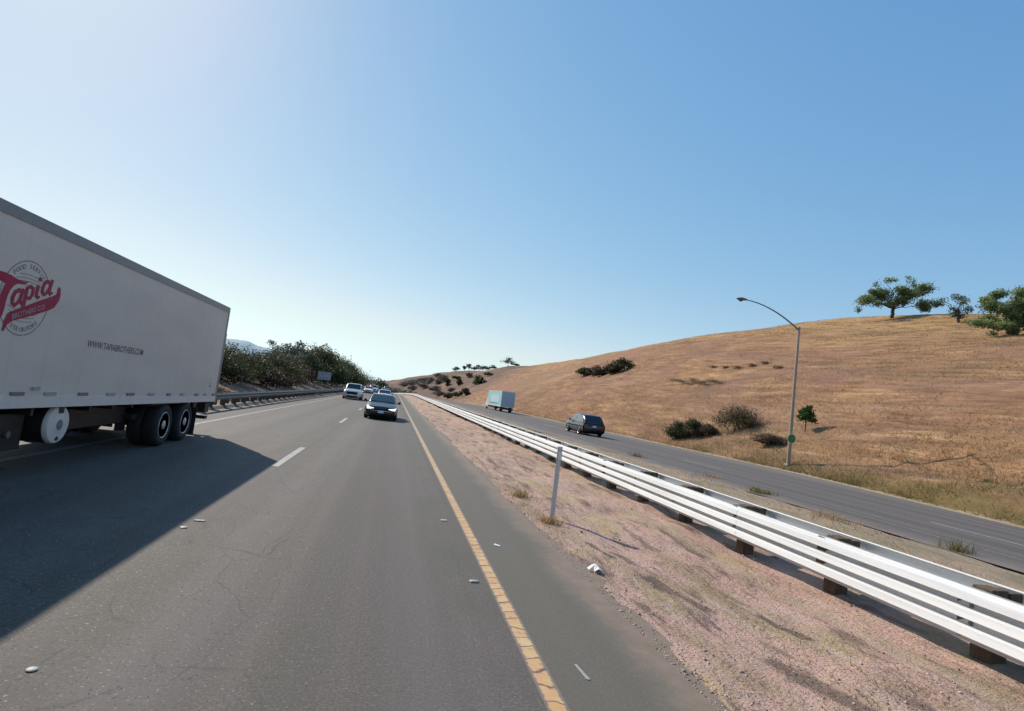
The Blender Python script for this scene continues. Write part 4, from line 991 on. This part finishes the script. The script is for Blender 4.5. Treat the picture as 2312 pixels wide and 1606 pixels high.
RB = [(8.297, 2.09), (8.30, 2.227), (8.348, 2.338), (8.52, 2.415), (8.706, 2.492), (8.87, 2.562), (9.034, 2.628), (9.20, 2.69), (9.285, 2.735), (9.288, 2.82), (9.313, 2.855), (9.36, 2.83), (9.385, 2.74), (9.369, 2.65), (9.291, 2.54), (9.20, 2.495), (9.085, 2.45), (8.753, 2.335), (8.466, 2.245), (8.38, 2.19), (8.335, 2.10)]
scr = decal('logo_script', [SW, RB], 'red', .004, lg_)
# the letters a p i a as heavy strokes
def P_(l): return [(8.30+a*.001, 2.40+b*.001) for a, b in l]
LTR = [ribbon(P_([(250, 250), (175, 260), (110, 220), (80, 140), (95, 70), (140, 50), (190, 90), (235, 170)]), [.05, .06, .065, .07, .065, .055, .05, .045]),
       ribbon(P_([(262, 292), (238, 200), (232, 120), (262, 95), (310, 130)]), [.06, .065, .065, .055, .03]),
       ribbon(P_([(330, 330), (325, 220), (318, 100), (312, 40)]), [.06, .066, .066, .06]),
       ribbon(P_([(335, 320), (400, 350), (450, 320), (455, 250), (425, 195), (370, 180), (330, 190)]), [.04, .055, .06, .06, .055, .05, .04]),
       ribbon(P_([(545, 395), (535, 310), (540, 240), (575, 220), (615, 245)]), [.065, .066, .066, .055, .03]),
       ribbon(P_([(560, 452), (566, 505)]), [.062, .062]),
       ribbon(P_([(790, 470), (725, 480), (670, 445), (645, 370), (660, 305), (705, 285), (750, 320), (785, 390)]), [.05, .058, .062, .066, .062, .055, .05, .045]),
       ribbon(P_([(835, 525), (810, 420), (800, 345), (830, 315), (880, 345)]), [.055, .062, .064, .055, .03])]
for i, p in enumerate(LTR): decal('script_letter', [p], 'red', .005+.0003*i, lg_)
text_mesh('ribbon_lettering', 'BROTHERS CO.', .098, 8.435, 2.262, math.atan2(.30, .83), 'tape_w', lg_, .0075, shear=.15, xs=1.02, bold=.001)
text_mesh('web_address', 'WWW.TAPIABROTHERS.COM', .165, 10.34, 2.03, -.012, 'web_grey', boxo, .002, shear=.1, xs=.94, bold=.003)
decal('serial_decal', [[(16.82, 1.36), (16.98, 1.36), (16.98, 1.40), (16.82, 1.40)], [(16.86, 1.42), (16.94, 1.42), (16.94, 1.47), (16.86, 1.47)]], 'decal_grey', .002, boxo)

# ------------------------------------------------------------------ cars (front towards local -y, origin on the ground under the middle)
def car(name, label, cat, loc, rz, paint, spec, group=None, detail=2):
    t = thing(name, label, cat, loc, rz, group)
    L, W, H = spec['L'], spec['W'], spec['H']; w = W/2; zb = spec.get('zb', .95*H*.65); gc = spec.get('gc', .2)
    y0, y1 = -L/2, L/2
    hf, hc = spec['hood_f'], spec['hood_c']; dk = spec['deck']; ws, rf_, rr_, rb = spec['ws'], spec['rf'], spec['rr'], spec['rb']
    def sec(y, zl, zt, hw, fl=0.):
        h = zt-zl
        pts = [(hw*.80, zl), (hw*.95, zl+.10*h), (hw*(1.0-fl), zl+.32*h), (hw, zl+.58*h), (hw*.975, zl+.82*h), (hw*.90, zl+.96*h), (hw*.62, zt), (0, zt+.012)]
        return [(-a, y, b) for a, b in pts[:-1]]+[(0, y, pts[-1][1])]+[(a, y, b) for a, b in pts[:-1][::-1]]
    st = [(y0, gc+.12, hf-.14, w*.74), (y0+.04, gc+.05, hf-.06, w*.86), (y0+.16, gc+.01, hf-.01, w*.945), (y0+.42, gc, hf+.02, w*.985), ((y0+ws)/2, gc, (hf+hc)/2+.02, w), (ws, gc, hc, w),
          (ws+.5, gc, zb+.01, w), (0.1, gc, zb+.01, w), (rb-.5, gc, zb+.02, w), (rb, gc, dk, w*.995), (y1-.30, gc+.01, dk-.01, w*.975), (y1-.08, gc+.06, dk-.05, w*.92), (y1, gc+.16, dk-.14, w*.84)]
    mb = MB(); mb.loft([sec(*a) for a in st], True); body = mb.build('body', paint, t, smooth=55)
    # cabin
    wt = spec.get('wt', w*.76)
    def gsec(y, z0, z1, wb, w1):
        k = max(z1-z0, .012)
        pts = [(wb, z0-.03), (wb*.35+w1*.65, z0+.66*k), (w1*.985, z0+.86*k), (w1*.84, z0+.975*k), (0, z1+.012)]
        return [(-a, y, b) for a, b in pts[:-1]]+[(0, y, pts[-1][1])]+[(a, y, b) for a, b in pts[:-1][::-1]]
    gs = [(ws-.02, hc-.03, hc, w*.90, w*.86), (rf_, zb-.02, H-.03, w*.93, wt), ((rf_+rr_)/2, zb-.02, H, w*.93, wt), (rr_, zb-.02, H-.04, w*.93, wt), (rb+.02, dk-.03, dk+.01, w*.9, w*.84)]
    mb = MB(); mb.loft([gsec(*a) for a in gs], True); mb.build('roof', paint, t, smooth=50)
    def lerp(a, b, k): return a+(b-a)*k
    def pane(nm, P, mat, n, off=.016):
        v = Vector(n).normalized()*off
        return MB().add([tuple(Vector(p)+v) for p in P], [tuple(range(len(P)))]).build(nm, mat, t)
    gl = spec.get('glass', 'glass')
    dzf, dyf = H-.03-hc, rf_-ws
    def wsp(k, f): return (f*lerp(w*.86, wt, k)*.93, lerp(ws, rf_, k), lerp(hc, H-.03, k)+.012)
    MB().add([tuple(Vector(wsp(k, f))+Vector((0, -dzf, dyf)).normalized()*.02) for k, f in ((.06, -1), (.06, -.5), (.06, .0), (.06, .5), (.06, 1), (.55, .97), (.9, .9), (.9, 0), (.9, -.9), (.55, -.97))], [tuple(range(10))]).build('windscreen', gl, t)
    dzr, dyr = H-.04-dk, rb-rr_
    def rwp(k, f): return (f*lerp(w*.84, wt, k)*.93, lerp(rb, rr_, k), lerp(dk, H-.04, k)+.012)
    MB().add([tuple(Vector(rwp(k, f))+Vector((0, dzr, dyr)).normalized()*.02) for k, f in ((.10, -1), (.10, 1), (.5, .97), (.88, .9), (.88, -.9), (.5, -.97))], [tuple(range(6))]).build('rear_window', gl, t)
    for s in (-1, 1):
        wb_ = w*.93; wm = wb_*.35+wt*.65; z0 = zb+.01; zm = zb-.02+.66*(H-.03-zb+.02); zu = zb+.80*(H-zb)
        ya = lerp(ws, rf_, .32); yb = rf_+.10; yc = spec.get('pil', .15)
        for (a0, a1, c0, c1) in ((ya, yc-.04, yb, yc-.04), (yc+.04, lerp(rb, rr_, .35), yc+.04, rr_-.04)):
            MB().add([(s*(wb_+.008), a0, z0), (s*(wb_+.008), a1, z0), (s*(wm+.012), lerp(a1, c1, .75), zm), (s*(lerp(wm, wt, .55)+.012), c1, zu), (s*(lerp(wm, wt, .55)+.012), c0, zu), (s*(wm+.012), lerp(a0, c0, .75), zm)], [(0, 1, 2, 3, 4, 5)]).build('side_window', spec.get('side', gl), t)
        mb = MB(); mb.lathe((s*(w+.10), ws+.42, zb+.09), [(0, -.10), (.07, -.08), (.085, 0), (.07, .06), (0, .09)], 'X', 10); mb.bar((s*(w-.08), ws+.42, zb+.03), (s*(w+.08), ws+.42, zb+.08), .04); mb.build('mirror', spec.get('mirror', paint), t)
        # lights wrap the corners
        hl = spec.get('hl', (.16, .32, .10))  # height, width, drop
        z1 = hf-.07; ho, hw_ = hl[0], hl[1]
        MB().loft([[(s*w*.93, y0+.30, z1+.03), (s*w*.93, y0+.30, z1-ho*.7), (s*w*.9, y0+.34, z1-ho*.4)], [(s*w*.86, y0+.02, z1), (s*w*.86, y0+.0, z1-ho), (s*w*.8, y0+.2, z1-ho*.5)], [(s*(w*.86-hw_), y0-.015, z1-.05), (s*(w*.86-hw_), y0-.02, z1-ho*.75), (s*(w*.86-hw_), y0+.15, z1-ho*.5)]], True).build('headlight', spec.get('lamp', 'lamp'), t)
        tz = dk-.16
        MB().loft([[(s*(w*.985), y1-.28, tz+.07), (s*(w*.985), y1-.28, tz-.10), (s*w*.9, y1-.3, tz)], [(s*w*.89, y1+.005, tz+.05), (s*w*.89, y1+.01, tz-.12), (s*w*.8, y1-.15, tz)], [(s*w*.60, y1+.02, tz+.04), (s*w*.60, y1+.02, tz-.10), (s*w*.6, y1-.15, tz)]], True).build('tail_light', 'lamp_red', t)
        for yy in (y0+spec.get('fo', .88), y1-spec.get('ro', .95)):
            r = spec.get('r', .33)
            MB().lathe((s*(w-.01), yy, r+.02), [(0, -.02), (r*1.13, -.02), (r*1.13, .014), (0, .014)] if s > 0 else [(0, -.014), (r*1.13, -.014), (r*1.13, .02), (0, .02)], 'X', 24).build('wheel_arch', 'gap', t)
            wheel(t, s*(w+.022), yy, r, r, .22, s, 'alu', .66, 5)
    g = spec.get('grille', (.62, .16, .02))
    gz1 = hf-.12
    gr = MB().box(-g[0]*w, g[0]*w, y0-.022, y0+.1, gz1-g[1], gz1-g[2]).build('grille', spec.get('gmat', 'gap'), t, bevel=.02)
    MB().bar((-g[0]*w*1.05, y0-.03, gz1-g[1]-.015), (g[0]*w*1.05, y0-.03, gz1-g[1]-.015), .018).build('grille_trim', 'chrome', gr)
    MB().box(-w*.62, w*.62, y0-.018, y0+.1, gc+.06, gc+.20).build('lower_intake', 'gap', t, bevel=.02)
    MB().box(-.16, .16, y0-.05, y0-.03, gc+.22, gc+.37).build('number_plate', 'plate', t)
    MB().box(-.16, .16, y1+.005, y1+.03, spec.get('rp', dk-.32), spec.get('rp', dk-.32)+.15).build('number_plate', 'plate', t)
    MB().box(-w*.8, w*.8, y0+.25, y1-.2, gc-.07, gc+.1).build('underbody', 'gap', t)
    return t
SEDAN = dict(L=4.8, W=1.82, H=1.45, lamp='lamp', zb=.92, gc=.17, hood_f=.78, hood_c=.98, deck=1.02, ws=-1.05, rf=-.25, rr=.95, rb=1.85, glass='glass_blue', mirror='car_black', grille=(.6, .13, .03), hl=(.13, .36, .1), fo=.92, ro=1.02)
SUV = dict(L=4.9, W=1.95, H=1.78, zb=1.08, gc=.22, hood_f=1.02, hood_c=1.15, deck=1.10, ws=-1.15, rf=-.5, rr=2.05, rb=2.38, wt=.78, grille=(.62, .30, .04), r=.37, hl=(.17, .3, .1), fo=.95, ro=1.0, pil=.1)
WAGON = dict(L=5.0, W=1.96, H=1.73, zb=1.06, gc=.24, hood_f=1.0, hood_c=1.12, deck=1.06, ws=-1.3, rf=-.5, rr=1.86, rb=2.44, wt=.76, side='glass_light', grille=(.62, .22, .04), r=.37, fo=.95, ro=1.0, pil=.2, rp=.72)
def road_z(x, y): return float(pave_z(x-float(cx(y)), y))+.003
def on(name, label, cat, x, y, rz, paint, spec, group=None): return car(name, label, cat, (x, y, road_z(x, y)), rz, paint, spec, group)
G1 = 'cars coming towards the viewer'
on('sedan', 'black sedan with lit white headlights, nearest oncoming car in the right lane', 'car', -.55, 35.2, 0, 'car_black', dict(SEDAN, lamp='lamp_lit'), G1)
on('suv', 'pale silver sport utility vehicle with a dark grille beside the left guardrail', 'car', -4.42, 66, 0, 'car_silver', SUV, G1)
on('sedan', 'white-roofed car right behind the black sedan in the same lane', 'car', -1.05, 72.5, 0, 'car_white', dict(SEDAN, glass='glass'), G1)
on('sedan', 'low white car right of the pale silver vehicle in the far left lane', 'car', -4.95, 117, 0, 'car_white', dict(SEDAN, glass='glass'), G1)
on('suv', 'white high-roofed car just behind the low white car in the left lane', 'car', -4.75, 137, 0, 'car_white', SUV, G1)
on('sedan', 'grey-roofed car far behind the white-roofed car in the right lane', 'car', -1.9, 128, 0, 'car_silver', SEDAN, G1)
on('suv', 'silver-roofed car hardly visible at the far bend, left lane', 'car', -4.9+float(cx(160)), 160, .02, 'car_silver', SUV, G1)
on('pickup', 'dark vehicle farthest away in the right lane near the road end', 'car', -1.6+float(cx(178)), 178, .03, 'car_dark', dict(SUV, H=2.0), G1)
s_ = on('wagon', 'black boxy wagon seen from behind on the opposite road', 'car', 16.55, 46.2, math.pi, 'car_black', WAGON)

# delivery truck on the opposite road
dx, dy = 20.2, 104.5; dz = road_z(dx, dy)
dt = thing('delivery_truck', 'small white box truck seen from behind on the opposite road', 'truck', (dx, dy, dz), R_(1.5))
M['teal_panel'] = flat('box_side_pale_blue', (.30, .55, .56), .45); M['pale_cyan'] = flat('pale_cyan_vinyl', (.50, .62, .66), .45, var=.3); M['shaded_rear_panel'] = flat('box_rear_shaded_grey', (.42, .47, .52), .5, var=.1)  # rear door colour carries the bluish shade of the truck's back
bx = MB().box(-1.25, 1.25, -6.0, 6.6, .98, 3.72).build('cargo_box', 'teal_panel', dt)
MB().box(-1.27, 1.27, -6.02, 6.62, 3.66, 3.78).build('roof_edge', 'white_paint', bx)
MB().box(-1.27, 1.27, -6.02, 6.62, .90, 1.06).build('floor_edge', 'white_paint', bx)
MB().box(-1.262, -1.252, -3.9, 3.6, 1.7, 3.0).build('side_panel', 'pale_cyan', bx)
MB().box(-1.262, -1.25, -3.0, 4.2, 1.35, 1.5).build('side_stripe', 'decal_grey', bx)
rd = MB().box(-1.12, 1.12, -6.06, -6.025, 1.08, 3.5).build('rear_door', 'shaded_rear_panel', bx)
for z in (1.6, 2.1, 2.6, 3.1): MB().box(-1.1, 1.1, -6.075, -6.062, z, z+.02).build('door_slat', 'decal_grey', rd)
MB().loft([[(-1.1, y, .5), (-1.1, y, z), (-.95, y, z+.15), (.95, y, z+.15), (1.1, y, z), (1.1, y, .5)] for y, z in ((6.75, 2.3), (7.9, 2.25), (8.6, 1.5), (9.4, 1.3))], True).build('cab', 'white_paint', dt, smooth=40)
MB().box(-.55, .55, -5.8, 9.0, .5, .8).build('chassis', 'black', dt)
MB().box(-1.1, 1.1, -6.1, -6.0, .45, .62).build('rear_bumper', 'black', dt)
for s in (-1, 1):
    wheel(dt, s*1.12, -4.6, .48, .48, .5, s, 'white_paint', .55); wheel(dt, s*1.1, 8.3, .48, .48, .28, s, 'white_paint', .55)
    MB().box(s*1.0-.1, s*1.0+.1, -6.12, -6.1, .66, .8).build('tail_light', 'lamp_red', dt)
MB().box(-1.15, -.6, -.4, 1.6, .42, .85).build('side_tank', 'black', dt)

# ------------------------------------------------------------------ small things lying about
def scrap(name, label, cat, x, y, pts, mat, h=.012, z=None, group=None, sub=0):
    z = float(pave_z(x, y)) if z is None else z
    mb = MB(); n = len(pts)
    mb.loft([[(a*k, b*k, q) for a, b in pts] for q, k in ((.0045, 1.), (h*.7, .98), (h, .82))], True)
    o = mb.build(name, mat, None, (x, y, z), 40)
    return tag(o, label, cat, group)
SC_ = 1.3
cr = [( .05, -.075), (.0, -.09), (-.04, -.07), (-.02, -.01), (-.075, -.02), (-.08, .02), (-.03, .03), (-.01, .085), (.03, .10), (.055, .06), (.03, .02), (.045, -.02)]
lt = MB(); rs = random.Random(8)
V_ = [(a*SC_, b*SC_, .01+rs.uniform(0, .05)) for a, b in cr]; lt.add(V_+[(0, .0, .085), (.01, .05, .07), (.01, -.05, .06)], [(i, (i+1) % 12, 12 if i in (2, 3, 4, 5, 11, 0) else 13 if 6 <= i <= 10 else 14) for i in range(12)]+[(12, 14, 2), (12, 13, 11), (6, 13, 12), (0, 14, 12)])
tag(lt.build('paper_scrap', 'bright_white', None, (2.78, 6.76, gz(2.78, 6.76)+.01)), 'crumpled bright white scrap at the edge of shoulder and dirt', 'litter')
scrap('strip', 'short pale strip lying on the shoulder right of the yellow line', 'litter', 1.695, 4.18, [(-.02, .115), (.0, .12), (.035, -.11), (.02, -.12), (.0, -.11)], 'ceramic', .008)
scrap('fragment', 'small white fragment on the shoulder left of the marker post', 'litter', 1.67, 7.65, [(-.04, .03), (-.01, .04), (.0, .0), (.03, -.01), (.05, -.05), (.02, -.06), (-.02, -.02)], 'bright_white', .015)
scrap('pavement_marker', 'worn pale marker on the asphalt just left of the yellow line', 'marker', 1.13, 6.1, [(-.055, .01), (-.04, .035), (.045, .03), (.06, .005), (.04, -.02), (-.04, -.025)], 'ceramic', .018)
scrap('pavement_marker', 'nearer pale marker of the pair beside the truck shadow edge', 'marker', -2.24, 7.48, [(.042*math.cos(a*.7), .042*math.sin(a*.7)) for a in range(9)], 'ceramic', .014, group='markers on the lane line')
scrap('pavement_marker', 'farther oblong marker of the pair beside the truck shadow edge', 'marker', -2.18, 7.84, [(-.07, -.02), (-.06, .025), (.05, .04), (.07, .02), (.05, -.03)], 'ceramic', .013, group='markers on the lane line')
scrap('stone_chip', 'white oval chip on the asphalt in the lower left corner', 'litter', -1.93, 4.05, [(.033*math.cos(a*.7), .03*math.sin(a*.7)) for a in range(9)], 'ceramic', .012)
scrap('pavement_marker', 'small square marker beside the yellow line near the marker post', 'marker', 1.05, 8.9, [(-.05, -.04), (-.05, .04), (.05, .04), (.05, -.04)], 'ceramic', .014)

# ------------------------------------------------------------------ light, sky, camera
AZ, EL = -33.0, 37.0
w_ = bpy.data.worlds.new('World'); sc.world = w_; w_.use_nodes = True
nt = w_.node_tree; nt.nodes.clear()
sky = nt.nodes.new('ShaderNodeTexSky'); sky.sky_type = 'NISHITA'; sky.sun_disc = False
sky.sun_elevation = R_(EL); sky.sun_rotation = R_(AZ); sky.altitude = 60; sky.air_density = 1.0; sky.dust_density = .3; sky.ozone_density = 1.5
bg = nt.nodes.new('ShaderNodeBackground'); bg.inputs[1].default_value = .1
out = nt.nodes.new('ShaderNodeOutputWorld')
sp_ = nt.nodes.new('ShaderNodeSeparateColor'); cb_ = nt.nodes.new('ShaderNodeCombineColor'); nt.links.new(sky.outputs[0], sp_.inputs[0])
for i, (k_, p_) in enumerate(((1.36, .935), (2.34, .63), (4.15, .36))):   # film-like response of the sky, per channel
    pw = nt.nodes.new('ShaderNodeMath'); pw.operation = 'POWER'; pw.inputs[1].default_value = p_; nt.links.new(sp_.outputs[i], pw.inputs[0])
    ml = nt.nodes.new('ShaderNodeMath'); ml.operation = 'MULTIPLY'; ml.inputs[1].default_value = k_; nt.links.new(pw.outputs[0], ml.inputs[0]); nt.links.new(ml.outputs[0], cb_.inputs[i])
mn = nt.nodes.new('ShaderNodeMath'); mn.operation = 'MINIMUM'; rsock = cb_.inputs[0].links[0].from_socket; gsock = cb_.inputs[1].links[0].from_socket; bsock = cb_.inputs[2].links[0].from_socket
nt.links.new(rsock, mn.inputs[0]); g9 = nt.nodes.new('ShaderNodeMath'); g9.operation = 'MULTIPLY'; g9.inputs[1].default_value = .84; nt.links.new(gsock, g9.inputs[0]); nt.links.new(g9.outputs[0], mn.inputs[1]); nt.links.new(mn.outputs[0], cb_.inputs[0])
mx_ = nt.nodes.new('ShaderNodeMath'); mx_.operation = 'MAXIMUM'; nt.links.new(bsock, mx_.inputs[0]); nt.links.new(gsock, mx_.inputs[1]); nt.links.new(mx_.outputs[0], cb_.inputs[2])
nt.links.new(cb_.outputs[0], bg.inputs[0]); nt.links.new(bg.outputs[0], out.inputs[0])
sl_ = bpy.data.lights.new('sun', 'SUN'); sl_.energy = 5.0; sl_.angle = R_(.8); sl_.color = (1., .90, .77)
so_ = bpy.data.objects.new('sun', sl_); COL.objects.link(so_)
sd = Vector((math.sin(R_(AZ))*math.cos(R_(EL)), math.cos(R_(AZ))*math.cos(R_(EL)), math.sin(R_(EL))))
so_.rotation_euler = sd.to_track_quat('Z', 'Y').to_euler(); so_.location = (0, 0, 40)

cam = bpy.data.cameras.new('camera'); co = bpy.data.objects.new('camera', cam); COL.objects.link(co)
yaw, pit, rol = R_(11.5144), R_(4.6602), R_(7.0)
f = Vector((math.sin(yaw)*math.cos(pit), math.cos(yaw)*math.cos(pit), math.sin(pit))); r0 = Vector((math.cos(yaw), -math.sin(yaw), 0)); u0 = r0.cross(f)
r = r0*math.cos(rol)+u0*math.sin(rol); u = u0*math.cos(rol)-r0*math.sin(rol)
co.matrix_world = Matrix((( r.x, u.x, -f.x, 0), (r.y, u.y, -f.y, 0), (r.z, u.z, -f.z, 2.0), (0, 0, 0, 1)))
cam.sensor_width = 36; cam.lens = 36*1250/2312; cam.clip_start = .05; cam.clip_end = 9000
sc.camera = co
sc.view_settings.view_transform = 'Standard'; sc.view_settings.look = 'None'; sc.view_settings.exposure = 0; sc.view_settings.gamma = 1
sc.render.engine = 'CYCLES'; sc.cycles.max_bounces = 6; sc.cycles.use_denoising = True
sc.cycles.sample_clamp_indirect = 4
